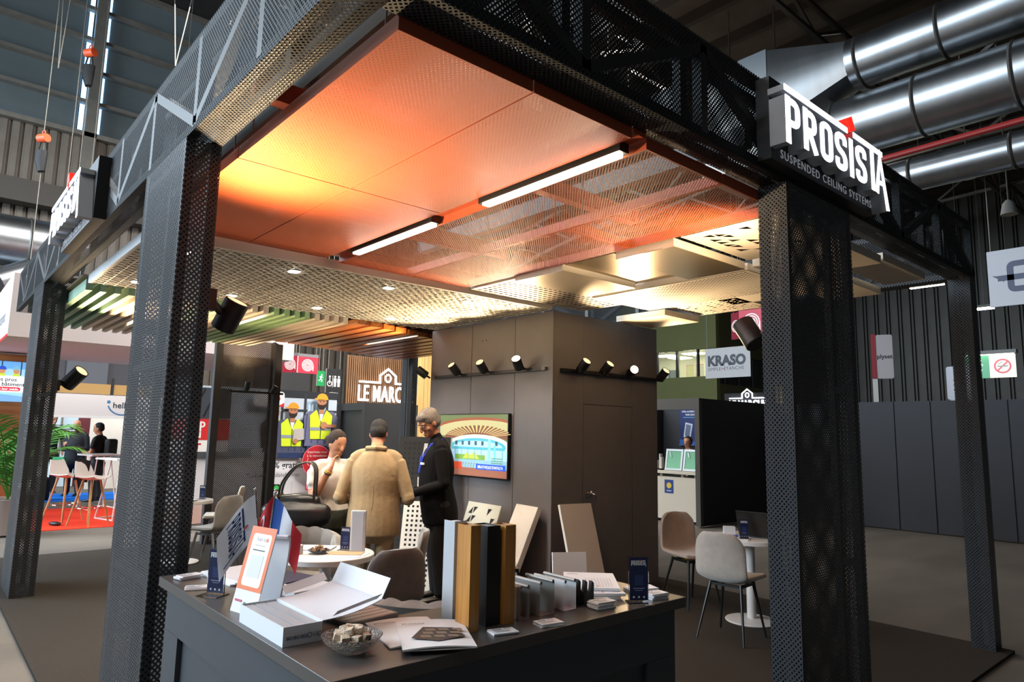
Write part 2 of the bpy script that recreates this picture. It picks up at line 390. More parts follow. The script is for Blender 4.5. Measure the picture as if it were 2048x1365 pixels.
mb = MB(); [mb.box(-20, 9+k*1.3, 10.35, 18, 9.14+k*1.3, 10.6) for k in range(14)]
g = mb.build('roof_rib', darksteel, bpy.data.objects['ceiling_low_bay'])
g['kind'] = 'stuff'
MB().box(-22, 8.4, 8.6, 18, 8.65, 10.7).build('edge_girder', mat('roof_girder', '4a4440', .7, noise=.15, nscale=3), bpy.data.objects['ceiling_low_bay'])
for k in range(4): MB().box(-9+k*2.6, 8.0, 7.6, -8.8+k*2.6, 8.3, 10.6).build('hanger', steel, bpy.data.objects['ceiling_low_bay'])
# light roof panels seen past the orange ceiling
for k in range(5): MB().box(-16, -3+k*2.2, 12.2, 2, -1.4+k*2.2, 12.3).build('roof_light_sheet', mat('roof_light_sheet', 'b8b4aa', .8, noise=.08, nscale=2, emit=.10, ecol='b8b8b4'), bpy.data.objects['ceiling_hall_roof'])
for k in range(6): MB().box(-15+k*3, -5, 11.6, -14.8+k*3, 9, 12.1).build('roof_beam', darksteel, bpy.data.objects['ceiling_hall_roof'])

# ================================================================ ducts
galv = mat('galvanised_sheet', '9ea2a6', .34, metal=1, noise=.14, nscale=1.2, bump=.06, bscale=3, stretch=(3, 1, 1))
seam = mat('duct_seam', '62605c', .5, metal=.8)
def duct(label, y, z, r, x0, x1, seams, group='silver ventilation ducts'):
    t = thing('ventilation_duct', label, 'duct', (x0, y, z), group=group)
    MB().cyl((0,0,0), (x1-x0,0,0), r, n=40).build('duct_body', galv, t)
    for sx in seams: MB().loft([((sx-x0-.03,0,0), r), ((sx-x0,0,0), r+.025), ((sx-x0+.03,0,0), r)], 40).build('seam_ring', seam, t)
    return t
d1 = duct('upper silver duct with square transition piece beside the white unit', 11, 7.7, .41, -4.25, 9, [-4.1, -2.95, -1.75, -.5, .8, 2.4, 4])
mb = MB(); sq = [(-1.25, -.75, -.95), (-1.25, .55, -.95), (-1.25, .55, .5), (-1.25, -.75, .5)]; n = 24; ring = []
for k in range(n):
    a = 2*math.pi*k/n; c, s_ = math.cos(a), math.sin(a); mxx = max(abs(c), abs(s_)); ring.append((-1.25, c/mxx*.55, s_/mxx*.72-.15))
circ = [(0, .41*math.cos(2*math.pi*k/n), .41*math.sin(2*math.pi*k/n)) for k in range(n)]
mb.add(ring+circ, [(k, (k+1) % n, n+(k+1) % n, n+k) for k in range(n)]); mb.build('transition', galv, d1)
MB().box(-1.75, -.56, -.88, -1.22, .56, .58).build('square_collar', mat('grey_duct_collar', '7e858a', .4, metal=.6), d1)
duct('large middle silver duct above the red pipe', 11, 6.65, .47, -4.6, 9, [-4.5, -3.3, -2.1, -1.6, -.4, 1, 2.5])
duct('small lower silver duct below the red pipe', 11.4, 5.75, .26, -4.6, 9, [-3.6, -2.3, -.9, .6])
t = MB().box(-7.4, 11.4, 6.7, -6.02, 13, 8.75).build('ventilation_unit', mat('white_unit', 'c9cbc8', .5, noise=.05, nscale=3)); tag(t, 'white ventilation cabinet at the end of the upper duct', 'ventilation unit'); [MB().cyl((x, 12.2, 8.75), (x, 12.2, 10.59), .02, n=8).build('hanger', steel, t) for x in (-7.2, -6.2)]
MB().box(-6.5, 11.2, 7.75, -6.25, 11.42, 8.1).build('switch_box', mat('switch_grey', '8d8d88', .5), t); MB().cyl((-6.32, 11.1, 7.95), (-6.32, 11.2, 7.95), .06, n=12).build('rotary_switch', mat('switch_red', 'd03018', .4), t)
t = MB().cyl((-4.8, 10.7, 5.85), (9, 10.7, 6.0), .045, n=10).build('sprinkler_pipe', mat('red_pipe', '8d1f1c', .4)); tag(t, 'red sprinkler pipe running under the silver ducts', 'pipe')
d2 = thing('ventilation_duct', 'silver duct at the left hall wall above the white fascia', 'duct', (-22, -8, 6.4), group='silver ventilation ducts')
MB().cyl((0,0,0), (0,11.2,0), .68, n=40).build('duct_body', galv, d2)
for sy in (8.8, 9.9, 11): MB().loft([((0,sy-.03,0), .68), ((0,sy,0), .71), ((0,sy+.03,0), .68)], 40).build('seam_ring', seam, d2)
MB().cyl((.3,9.4,-1.2), (.3,10.6,-.55), .4, n=28).build('branch', galv, d2)
# hall lamps right
tubem = emis('tube_light', 'eef2e0', 14)
for i, (x, y, z, L_, lab) in enumerate(((-5.55, 18, 5.3, .72, 'bright tube lamp under the roof left of far column'), (-5.9, 24, 5.6, .5, 'small tube lamp under the roof behind far column'), (-19.3, 2.3, 4.3, .5, 'tube lamp glowing behind the left canopy beam end'), (-17, 7.4, 4.4, .6, 'tube lamp under the dark roof by the fire hose sign'))):
    t = thing('tube_lamp', lab, 'lamp', (x, y, z), group='hall tube lamps'); MB().box(-L_/2, -.06, 0, L_/2, .06, .06).build('tube', tubem, t); MB().box(-L_/2-.05, -.08, .06, L_/2+.05, .08, .14).build('housing', steel, t); MB().cyl((0,0,.14), (0,0,(10.59 if y > 9 else 16.49)-z), .01, n=6).build('rod', steel, t)
for x, y, z, lab in ((-3.54, 14, 6.5, 'white bell loudspeaker hanging below the lower duct'), (-2.97, 14, 5.68, 'white bell loudspeaker hanging right of the canopy beam')):
    t = thing('hanging_speaker', lab, 'loudspeaker', (x, y, z), group='bell loudspeakers')
    MB().lathe([(.0,.14),(.04,.14),(.09,.08),(.12,-.06),(.13,-.12),(.0,-.12)], 20).build('bell', mat('speaker_white', 'b9b7ae', .5), t); MB().cyl((0,0,.13), (0,0,10.59-z), .012, n=6).build('rod', steel, t)

# ================================================================ canopy of expanded metal
blk = mat('black_steel', '17181a', .45)
frame_m = mat('grey_frame_steel', '3a3c3f', .5)
MESH = mesh_metal('black_expanded_metal', '4a4d51', .024, .026, .245, .45, .45)
MESHB = mesh_metal('black_expanded_metal_beam', '2e3033', .024, .026, .20, .6, .25)
Z0, Z1 = 3.0, 3.5; DP = .165
MESHE = mesh_metal('black_expanded_metal_dense_lit', '4a443e', .03, .03, .33, .5, .4)  # black metal tinted brown: warm lamp light put into the colour
def mesh_column(label, x0, y0, x1, y1, z1=Z0, group='expanded metal columns', single=False):
    t = thing('mesh_column', label, 'column', ((x0+x1)/2, (y0+y1)/2, 0), group=group)
    hx, hy = (x1-x0)/2, (y1-y0)/2
    for a, b in (((-hx,-hy),(hx,-hy)), ((hx,-hy),(hx,hy)), ((hx,hy),(-hx,hy)), ((-hx,hy),(-hx,-hy)))[(1 if single else 0):(2 if single else 4)]:
        MB().uvquad((*a,0), (*b,0), (*b,z1), (*a,z1)).build('mesh_panel', MESHE if single else MESH, t)
    for sx in (-1, 1):
        for sy in (-1, 1): MB().box(sx*(hx-.006), sy*(hy-.006), 0, sx*(hx-.046), sy*(hy-.046), z1).build('post', blk, t)
    for z in (.9, 1.9, 2.9):
        MB().box(-hx+.05, -hy+.01, z, hx-.05, -hy+.04, z+.04).box(-hx+.05, hy-.04, z, hx-.05, hy-.01, z+.04).build('rail', blk, t)
    return t
colA = mesh_column('wide black mesh column standing left of the counter', -4.13, .86, -3.39, .86+DP)
colB = mesh_column('wide black mesh column below the right sign', -1.7-DP, 3.42, -1.7, 4.22)
colC = mesh_column('black mesh column at the far left end by the palm', -8.75, .86, -8.03, 1.06)
colD = mesh_column('narrow black mesh column at the far right corner', -1.7-DP, 6.56, -1.7, 6.72)
colE = mesh_column('brown-lit mesh column at the back with two small spots', -10.42, 3.28, -10.25, 4.16, 2.92, single=True)
colF = mesh_column('slim mesh column in front of the slatted wall letters', -10.42, 6.5, -10.25, 6.72, 3.0)
for c, ys in ((colE, (-.44, .44)),):
    for y in ys: MB().box(.05, y-.05, 0, .15, y+.05, 2.9).build('side_post', frame_m, c)
MB().box(.02, -.10, 0, .12, -.02, 2.95).build('front_post', frame_m, colF)
def mesh_beam(label, p0, p1, out):
    """box girder between p0 and p1 (outer bottom edge); out = outward unit vector"""
    p0 = Vector(p0); p1 = Vector(p1); d = p1-p0; Ln = d.length; u = d.normalized(); o = -Vector(out)*DP; up = Vector((0,0,Z1-Z0))
    t = thing('mesh_canopy_beam', label, 'beam', p0, group='expanded metal canopy beams'); Z = Vector((0,0,0))
    A = [Z, o]; 
    MB().uvquad(Z, d, d+up, up).build('outer_mesh', MESHB, t); MB().uvquad(o, d+o, d+o+up, o+up).build('inner_mesh', MESHB, t)
    MB().uvquad(Z, d, d+o, o).build('bottom_mesh', MESHB, t); MB().uvquad(up, d+up, d+o+up, o+up).build('top_mesh', MESHB, t)
    e = u*.03; i1 = o*.15; i2 = o*.85
    for q in (i1, i2):
        for zz in (.03, .47): MB().bar(q+Vector((0,0,zz)), d+q+Vector((0,0,zz)), .045).build('chord', blk, t)
    n = max(2, round(Ln/.8))
    for k in range(n+1):
        b = d*(k/n); b = b+(e if k == 0 else (-e if k == n else Z))
        for q in (i1, i2): MB().bar(b+q+Vector((0,0,.03)), b+q+Vector((0,0,.47)), .05).build('upright', blk, t)
        if k < n:
            b2 = d*((k+1)/n)
            MB().bar(b+i1+Vector((0,0,.04 if k % 2 else .46)), b2+i1+Vector((0,0,.46 if k % 2 else .04)), .05).build('diagonal', blk, t)
    return t
beamL = mesh_beam('black mesh box beam along the left side of the canopy', (-10.42, .86, Z0), (-1.7, .86, Z0), (0,-1,0))
beamR = mesh_beam('black mesh box beam along the right side of the canopy', (-1.7, .86+DP+.002, Z0), (-1.7, 6.72, Z0), (1,0,0))
beamK = mesh_beam('dark mesh box beam across the back of the stand', (-10.42, 1.1, Z0), (-10.42, 6.72, Z0), (-1,0,0))
beamT = mesh_beam('dark mesh box beam behind the pale ceiling panels', (-10.2, 6.72, Z0), (-1.7-DP, 6.72, Z0), (0,1,0))
# ---- roof sign letters
face_white = emis('letter_face_white', 'f4f7ff', 1.5); letter_side = mat('letter_side', 'b9bdc6', .5); dot_red = emis('letter_dot_red', 'f02416', 1.0)
sign_blk = mat('sign_board', '14161a', .5); subt = emis('sub_lettering', 'a9adb5', .22)
def roof_sign(label, org, u, n_):
    """org: lower left of board on its face; u: reading direction; n_: outward normal"""
    t = thing('letter_sign', label, 'sign', org, group='roof letter signs'); u = Vector(u); n_ = Vector(n_); v = Vector((0,0,1)); Zv = Vector((0,0,0))
    MB().prism([(0,0),(1.30,0),(1.30,.44),(0,.44)], -n_*.075, u, v, n_*.075).build('board', sign_blk, t)
    sx, sz = .36, .265; ox, oz = -.02, .075
    for L_ in logo_letters():
        mb = MB(); mf = MB()
        for q in L_:
            pq = [(ox+p[0]*sx, oz+p[1]*sz) for p in q]; mb.prism(pq, n_*.001, u, v, n_*.085); mf.prism(pq, n_*.0862, u, v, n_*.004)
        o = mb.build('letter', letter_side, t); mf.build('letter_face', face_white, o)
    MB().prism([(ox+p[0]*sx, oz+p[1]*sz*1.05) for p in LOGO_DOT[::-1]], n_*.03, u, v, n_*.065).build('red_dot', dot_red, t)
    full = text_mesh('SUSPENDED CEILING SYSTEMS', .066, .001, .8, 1.2); kx = 1.13/(full[3]-full[2])
    for pre, wrd in (('', 'SUSPENDED'), ('SUSPENDED ', 'CEILING'), ('SUSPENDED CEILING ', 'SYSTEMS')):
        end = text_mesh(pre+wrd, .066, .001, .8, 1.2)[3]; vs, fs, a, b = text_mesh(wrd, .066, .001, .8, 1.2)
        mb = MB(); mb.add([(u*(x-b+end-full[2])*kx+v*y+n_*z) for x, y, z in vs], fs); o = mb.build('sub_lettering', subt, t); o.location = u*.09+v*.025+n_*.004; o['kind'] = 'stuff'
    return t
roof_sign('white glowing letters over the wide right column', (-1.622, 3.12, 3.02), (0,1,0), (1,0,0))
roof_sign('white glowing letters on the left beam near the hoists', (-6.5, .785, 3.0), (1,0,0), (0,-1,0))

# ================================================================ ceilings of the stand
ORA1 = mesh_metal('orange_expanded_dense', 'b8572f', .026, .02, .40, .6, .3)
ORA2 = mesh_metal('orange_expanded_open', 'b8572f', .02, .02, .17, .6, .3)
ora = mat('orange_frame', 'b8583a', .42)
def orange_panel(label, x0, y0, x1, y1, m, z=2.95, group='orange mesh ceiling panels'):
    t = thing('mesh_ceiling_panel', label, 'ceiling panel', ((x0+x1)/2, (y0+y1)/2, z), group=group); hx, hy = (x1-x0)/2-.003, (y1-y0)/2-.003
    MB().uvquad((-hx,hy,0), (hx,hy,0), (hx,-hy,0), (-hx,-hy,0)).build('mesh_sheet', m, t)
    fl = .06; th = .012
    for a in ((-hx,-hy,hx,-hy+th), (-hx,hy-th,hx,hy), (-hx,-hy+th,-hx+th,hy-th), (hx-th,-hy+th,hx,hy-th)):
        MB().box(a[0], a[1], .001, a[2], a[3], fl).build('flange', ora, t)
    for sx in (-1, 1):
        for sy in (-1, 1): MB().cyl((sx*(hx-.12), sy*(hy-.02), fl), (sx*(hx-.12), sy*(hy-.02), .62), .004, n=6).build('hanger_wire', steel, t)
    return t
X0, XM, X1 = -4.88, -3.35, -1.86
orange_panel('dense orange mesh panel at the stand corner, beside left beam', XM, 1.09, X1, 1.71, ORA1)
orange_panel('dense orange mesh panel at right beam, next to the corner panel', XM, 1.712, X1, 2.32, ORA1)
orange_panel('dense orange mesh panel glowing yellow behind the left column', X0, 1.09, XM-.002, 1.71, ORA1)
orange_panel('dense orange mesh panel glowing beside the shorter linear lamp', X0, 1.712, XM-.002, 2.32, ORA1)
orange_panel('open orange mesh panel right of the long linear lamp', -3.9, 2.42, X1, 3.06, ORA2, 2.93)
orange_panel('open orange mesh panel beside the wide right column', -3.0, 3.062, X1, 3.7, ORA2, 2.93)
orange_panel('open orange mesh panel meeting the white grid by the lamp end', X0, 2.42, -3.902, 3.06, ORA2, 2.93)
orange_panel('open orange mesh panel wedged between white grid and pale panels', X0, 3.062, -3.002, 3.7, ORA2, 2.93)
MB_ = MB().box(X0, 2.325, 2.978, X1, 2.415, 3.01)
o = MB_.build('lamp_channel', ora); tag(o, 'orange channel carrying the two linear lamps', 'channel')
linm = emis('linear_lamp', 'fff0d8', 30)
def linear(label, x0, x1, y, z, wd=.05, e=0):
    t = thing('linear_lamp', label, 'lamp', ((x0+x1)/2, y, z), group='linear ceiling lamps'); h = (x1-x0)/2
    MB().box(-h, -wd/2, 0, h, wd/2, .012).build('diffuser', linm, t); MB().box(-h-.03, -wd/2-.008, .012, h+.03, wd/2+.008, .06).build('housing', blk, t)
linear('shorter linear lamp in the orange ceiling toward the white grid', -4.5, -3.5, 2.37, 2.915); linear('longer linear lamp in the orange ceiling toward right beam', -2.97, -1.98, 2.37, 2.915)
linear('linear lamp between pale green baffles behind the left column', -9.35, -8.5, 1.8, 2.86); linear('linear lamp among the green baffles seen right of the column', -8.75, -7.45, 2.8, 2.86); linear('linear lamp in the brown wooden baffle ceiling', -8.85, -7.6, 4.82, 2.87, .04)
# black carrier rails above the orange field
for i, y in enumerate((1.3, 2.0, 2.75, 3.4)):
    o = MB().box(-5.2, y-.04, 3.25, -1.9, y+.04, 3.37).build('carrier_rail', blk); tag(o, ['black carrier rail above the orange panels nearest left beam', 'second black carrier rail above the dense orange panels', 'black carrier rail above open orange panels by the lamps', 'black carrier rail above open orange panels by pale panels'][i], 'rail', 'carrier rails')
for i, x in enumerate((-4.4, -3.0)):
    o = MB().box(x-.035, 1.02, 3.12, x+.035, 3.75, 3.22).build('carrier_rail', MC['orange_frame']); tag(o, ['orange cross rail above the open mesh near white grid', 'orange cross rail above the open mesh near right beam'][i], 'rail', 'carrier rails')
# ---- white triangle grid ceiling
whitem = mat('white_sheet', 'cfc9c0', .5); whiteg = mat('grid_sheet', 'd6d0c6', .45)
WX0, WX1, WY0, WY1, WZ = -7.0, -4.93, 1.1, 4.82, 2.88
t = thing('triangle_grid_ceiling', 'white ceiling of small triangular cells with square downlights', 'ceiling', ((WX0+WX1)/2, (WY0+WY1)/2, WZ))
MB().box(1.035, -1.86, 0, 1.06, 1.86, .075).build('edge_lip', whitem, t); MB().box(-1.06, -1.885, 0, 1.06, -1.86, .075).build('edge_lip', mat('lip_white', 'd9dde2', .45), t)
nt_x, nt_y = 4, 6; tx, ty = 2.07/nt_x, 3.72/nt_y; nx, ny = 6, 7
def tri_tile():
    mb = MB(); px, py = tx/nx, ty/ny; wr = .011; hz = .045
    for i in range(ny+1):                                              # straight ribs along x
        y = -ty/2+i*py; mb.box(-tx/2, y-wr/2, 0, tx/2, y+wr/2, hz)
    for i in range(ny):
        y = -ty/2+i*py
        for k in range(nx):
            x = -tx/2+k*px
            mb.bar((x, y, hz/2), (x+px/2, y+py, hz/2), hz, wr) if False else None
            for (xa, ya, xb, yb) in ((x, y, x+px/2, y+py), (x+px/2, y+py, x+px, y)):
                d = Vector((xb-xa, yb-ya, 0)).normalized(); nn = Vector((-d.y, d.x, 0))*wr/2
                a = Vector((xa, ya, 0)); b = Vector((xb, yb, 0)); up = Vector((0,0,hz))
                mb.add([a-nn, b-nn, b+nn, a+nn, a-nn+up, b-nn+up, b+nn+up, a+nn+up], [(0,3,2,1),(0,1,5,4),(2,3,7,6)])
            # sloped facet closing half of the cells
            mb.add([(x, y, .018), (x+px, y, .018), (x+px/2, y+py, hz)], [(0,2,1)])
    return mb.me('grid_tile', whiteg, smooth=False)
tm = tri_tile()
for i in range(nt_x):
    for j in range(nt_y): obj('grid_tile', tm, t, (-1.035+tx*(i+.5), -1.86+ty*(j+.5), 0))
MB().box(-1.03, -1.85, .047, 1.03, 1.85, .06).build('back_sheet', mat('grid_back', 'a8a29a', .7), t)
dl = emis('downlight_face', 'fff2dc', 26)
for i, (x, y) in enumerate([(x, y) for x in (-5.2, -6.62) for y in (1.38, 2.2, 3.07, 3.95)]):
    lab = ['square downlight hidden behind the left column', 'square downlight of the front row nearest left column', 'middle square downlight of the front row', 'square downlight of the front row nearest the tower', 'square downlight left of the wide column', 'square downlight above the black spotlight', 'middle square downlight of the rear row', 'square downlight of the rear row nearest the tower'][i]
    q = thing('downlight', lab, 'lamp', (x, y, WZ-.012), group='square downlights'); MB().box(-.035, -.035, 0, .035, .035, .01).build('face', dl, q); MB().box(-.045, -.045, .006, .045, .045, .04).build('trim', whitem, q)
    spot('downlight_beam', (x, y, WZ-.02), (x, y, 0), 75, WARM2, 110, .5, .03)
# ---- baffle ceilings
green = mat('green_baffle', '8fae7e', .55, noise=.08, nscale=12); greend = mat('sage_baffle', '7fa48a', .55, noise=.12, nscale=9); cream = mat('cream_baffle', 'cbbca8', .55)
cols = [greend]*4+[cream]*5+[green]*2+[cream]*4+[green]*4+[cream]*4
t = thing('baffle_ceiling', 'ceiling of hanging green and cream box baffles', 'ceiling', (-8.65, 2.4, 2.83)); mb = MB().box(-1.55, -.0275, 0, 1.55, .0275, .1); cache = {}
for k, m_ in enumerate(cols):
    if m_.name not in cache:
        mb_ = MB().box(-1.55, -.0275, 0, 1.55, .0275, .1); cache[m_.name] = mb_.me('slat', m_)
    obj('slat', cache[m_.name], t, (0, -1.30+k*.116, 0))
MB().box(-1.5, -1.35, .13, 1.5, 1.3, .15).build('backing', mat('baffle_backing', 'b6a890', .8), t)
wd = wood('wood_baffle', '7d4318', 'b06a2c', 'X', .3, 4)
t = thing('wood_baffle_ceiling', 'brown wooden baffle ceiling leading to the dark tower', 'ceiling', (-8.3, 5.0, 2.85)); me_ = MB().box(-1.2, -.075, 0, 1.2, .075, .06).me('slat', wd); random.seed(3)
for k in range(12): obj('slat', me_, t, (-.07*k, -1.12+k*.215, 0))
MB().box(-1.9, -1.2, .1, 1.15, 1.5, .12).build('backing', wood('wood_back', '4a2a12', '6b3d1a', 'X'), t)
# ---- pale perforated panels
pale = mat('pale_metal', 'cdbfa9', .36, metal=.35, noise=.04, nscale=40); pale2 = mat('pale_painted', 'd2c6b4', .5); gold = mat('champagne_metal', 'b9a27f', .25, metal=.85, noise=.03, nscale=60, stretch=(1, 12, 1)); dside = mat('panel_side', '6e6258', .5)
def hole_poly(kind, s_, rnd):
    if kind == 'oval': return [(s_*.40*math.cos(a*math.pi/6), s_*.30*math.sin(a*math.pi/6)) for a in range(12)]
    if kind == 'round': r_ = s_*.3; return [(r_*math.cos(a*math.pi/4), r_*math.sin(a*math.pi/4)) for a in range(8)]
    if kind == 'rand': r_ = s_*rnd.choice((.12, .2, .34)); return [(r_*math.cos(a*math.pi/4), r_*math.sin(a*math.pi/4)) for a in range(8)]
    if kind == 'tri':
        q = rnd.random(); k = s_*.41
        if q < .48: return None
        return [(-k,-k),(k,-k),(k,k)] if q < .74 else [(-k,k),(-k,-k),(k,k)]
    if kind == 'square': k = s_*.24; return [(-k,-k),(k,-k),(k,k),(-k,k)]
def perf(mb, x0, y0, x1, y1, z, cell, kind, margin, rnd, grad=False):
    """flat sheet at z with real holes, cell by cell"""
    nx_ = max(1, int((x1-x0-2*margin)/cell)); ny_ = max(1, int((y1-y0-2*margin)/cell)); cx, cy = (x1-x0-2*margin)/nx_, (y1-y0-2*margin)/ny_
    for a in ((x0,y0,x1,y0+margin), (x0,y1-margin,x1,y1), (x0,y0+margin,x0+margin,y1-margin), (x1-margin,y0+margin,x1,y1-margin)):
        mb.add([(a[0],a[1],z),(a[2],a[1],z),(a[2],a[3],z),(a[0],a[3],z)], [(0,3,2,1)])
    for i in range(nx_):
        for j in range(ny_):
            xa, ya = x0+margin+i*cx, y0+margin+j*cy; c = Vector((xa+cx/2, ya+cy/2, z)); h = hole_poly(kind, min(cx, cy)*(1 if not grad else .35+.75*abs(math.sin(2.2*i/nx_+3*j/ny_))), rnd)
            qd = [(xa,ya,z),(xa+cx,ya,z),(xa+cx,ya+cy,z),(xa,ya+cy,z)]
            if h is None: mb.add(qd, [(0,3,2,1)]); continue
            h = [(p[0]*cx/min(cx, cy), p[1]*cy/min(cx, cy)) for p in h]; n = len(h); hp = [c+Vector((p[0], p[1], 0)) for p in h]
            outer = []
            for p in h:
                mx_ = max(abs(p[0])/(cx/2), abs(p[1])/(cy/2)); outer.append(c+Vector((p[0]/mx_, p[1]/mx_, 0)))
            o_ = len(mb.v); mb.v += [tuple(p) for p in hp]+[tuple(p) for p in outer]+[tuple(p) for p in qd]
            corners = [Vector(p) for p in qd]; hc = sum(hp, Vector())/n
            for k in range(n):
                k2 = (k+1) % n; a, b = outer[k], outer[k2]; f = [o_+k, o_+k2, o_+n+k2]; nc = 0
                for ci_, cc in enumerate(corners):
                    on = lambda p: (abs(p.x-cc.x) < 1e-7, abs(p.y-cc.y) < 1e-7)
                    oa, ob = on(a), on(b)
                    if (oa[0] and ob[1] or oa[1] and ob[0]) and (a-cc).length > 1e-7 and (b-cc).length > 1e-7 and (b-a).cross(cc-a).z*(b-a).cross(hc-a).z < 0 and not nc:
                        nc = o_+2*n+ci_; f.append(nc); mb.f.append((o_+n+k, nc, o_+k)); mb.m.append(mb.k)
                if not nc: f.append(o_+n+k)
                mb.f.append(tuple(f[::-1])); mb.m.append(mb.k)
    return mb
def pale_panel(label, x0, y0, x1, y1, z, kind=None, m=pale, cell=.05, margin=.04, grad=False, h=.06):
    t = thing('metal_ceiling_panel', label, 'ceiling panel', ((x0+x1)/2, (y0+y1)/2, z), group='pale metal ceiling panels'); hx, hy = (x1-x0)/2, (y1-y0)/2
    if kind: perf(MB(), -hx, -hy, hx, hy, 0, cell, kind, margin, random.Random(5), grad).build('perforated_sheet', m, t, smooth=False); MB().box(-hx+.01, -hy+.01, .05, hx-.01, hy-.01, .056).build('fleece', mat('fleece', '3a332c', .9), t)
    else: MB().box(-hx, -hy, 0, hx, hy, .004).build('sheet', m, t)
    for a in ((-hx,-hy,hx,-hy+.004), (-hx,hy-.004,hx,hy), (-hx,-hy+.004,-hx+.004,hy-.004), (hx-.004,-hy+.004,hx,hy-.004)): MB().box(a[0], a[1], .005, a[2], a[3], h).build('flange', pale2, t)
    return t
pale_panel('pale panel with rows of oval holes beside the white grid', -4.9, 3.74, -4.27, 5.25, 2.92, 'oval', pale2, .062)
pale_panel('plain pale panel between the oval-holed and champagne panels', -4.24, 3.72, -3.68, 4.62, 2.89, None, pale)
pale_panel('plain champagne panel with a bright reflection', -3.65, 3.72, -3.16, 4.62, 2.93, None, gold)
pale_panel('lower champagne metal panel behind the open orange mesh', -3.14, 3.72, -2.64, 4.62, 2.88, None, gold)
pale_panel('pale panel punched with triangles left of the wide column', -2.6, 3.74, -1.9, 4.6, 2.94, 'tri', pale2, .078, .09)
pale_panel('broad pale panel with round holes of changing size', -4.22, 4.66, -2.64, 5.52, 2.88, 'round', pale2, .036, .03, True)
pale_panel('plain cream panel just left of the wide column', -3.5, 5.55, -2.7, 5.9, 2.90, None, pale2)
pale_panel('small pale panel with scattered round holes', -4.06, 5.6, -3.3, 6.2, 2.9, 'rand', pale2, .055, .03)
pale_panel('low plain pale panel over the tower door corner', -4.72, 5.6, -4.09, 6.2, 2.83, None, pale)
pale_panel('plain pale panel right behind the wide column', -2.6, 4.66, -1.89, 5.2, 2.90, None, pale2)
pale_panel('ribbed beige panel along the right beam', -2.2, 5.24, -1.89, 6.1, 2.93, None, pale2)
pale_panel('cream panel at the far right end of the ceiling', -2.66, 5.24, -2.24, 6.12, 2.86, None, pale2)
# ================================================================ dark tower (store room)
towm = mat('tower_laminate', '6c696a', .42, noise=.05, nscale=5); towm2 = mat('tower_gap', '121212', .8)
TX0, TX1, TY0, TY1, TZ = -7.06, -4.9, 4.83, 6.54, 2.87
tw = struct('wall_tower', MB().box(TX0+.012, TY0+.012, 0, TX1-.012, TY1, TZ-.004), towm2)
for a, b in ((TX0, -6.245), (-6.24, -5.485), (-5.48, TX1)): MB().box(a+.001, TY0, 0, b-.001, TY0+.0115, TZ).build('panel', towm, tw)
MB().box(TX1-.0115, TY0+.0115, 0, TX1, 5.278, TZ).build('panel', towm, tw); MB().box(TX1-.0115, 6.085, 0, TX1, TY1, TZ).build('panel', towm, tw); MB().box(TX1-.0115, 5.28, 1.94, TX1, 6.083, TZ).build('panel', towm, tw)
MB().box(TX0, TY0+.0115, 0, TX0+.0115, TY1, TZ).build('panel', towm, tw)
for z in (2.66, 2.62): [MB().cyl((x, TY0-.002, z), (x, TY0+.001, z), .008, n=8).build('screw_hole', towm2, tw) for x in (-6.05, -5.98)] if z > 2.65 else None
dr = struct('door_1', MB().box(TX1-.0115, 5.285, .01, TX1-.002, 6.078, 1.933), towm)
chrome = mat('chrome', 'c8c8c8', .12, metal=1)
k = MB().lathe([(0,0),(.028,0),(.03,.008),(.012,.012),(.012,.03),(.026,.04),(.028,.055),(.018,.066),(0,.068)], 20); k.xf(Matrix.Translation((TX1-.002, 5.36, 1.02)) @ Matrix.Rotation(R(90), 4, 'Y')); kn = k.build('door_knob', chrome, dr)
MB().tube([(TX1+.065, 5.36, 1.02), (TX1+.085, 5.37, 1.015), (TX1+.085, 5.385, .985)], .004, 6).obox((TX1+.085, 5.39, .965), (.003, .022, .04)).build('key', chrome, kn)
# ---- television
t = thing('television', 'wall television showing a library interior on the dark tower', 'television', (-6.13, TY0-.03, 1.13))
MB().box(-.625, -.025, 0, .625, .018, .7).build('casing', mat('tv_casing', '0a0a0a', .3), t, bevel=.004); MB().box(-.2, .018, .2, .2, .03, .5).build('wall_mount', blk, t)
p = Print(emit=.62); W_, H_ = .615, .69; ell_ = lambda cx, cz, rx, rz, a0, a1, n=20: [(cx+rx*math.cos(R(a0+(a1-a0)*k/n)), cz+rz*math.sin(R(a0+(a1-a0)*k/n))) for k in range(n+1)]
cl = lambda pts: [(max(-W_, min(W_, x)), max(.012, min(H_, z))) for x, z in pts]
p.rect(-W_, .012, W_, H_, '5c6b45'); p.poly(cl(ell_(.1,.46,.95,.2,0,180)), '8a4d34'); p.poly(cl(ell_(.1,.45,.9,.18,0,180)), 'a9a77c')
p.poly(cl(ell_(.1,.42,.62,.15,0,180)), '6f4a35')
for k in range(19): a = 18+k*8; p.poly([(.1+.30*math.cos(R(a)), .43+.06*math.sin(R(a))), (.1+.6*math.cos(R(a)), .43+.14*math.sin(R(a))), (.1+.6*math.cos(R(a+3)), .43+.14*math.sin(R(a+3))), (.1+.30*math.cos(R(a+3)), .43+.06*math.sin(R(a+3)))], 'c9b27a')
p.poly(cl(ell_(.1,.34,.56,.13,0,360,30)), 'cfd8c8'); p.poly(cl(ell_(.1,.33,.50,.10,0,360,30)), '4ba3b5'); p.poly(cl(ell_(.1,.33,.44,.07,0,180)), '9fc6e0')
for k in range(7): p.rect(-.3+k*.12, .35, -.26+k*.12, .395, '2e4a5c')
p.rect(-.45, .19, .62, .30, '9cc3dd'); p.rect(-.30, .19, .25, .245, '6f9a3c'); p.poly([(-.15,.2),(-.08,.27),(0,.24),(.06,.28),(.15,.2)], 'a9b84a')
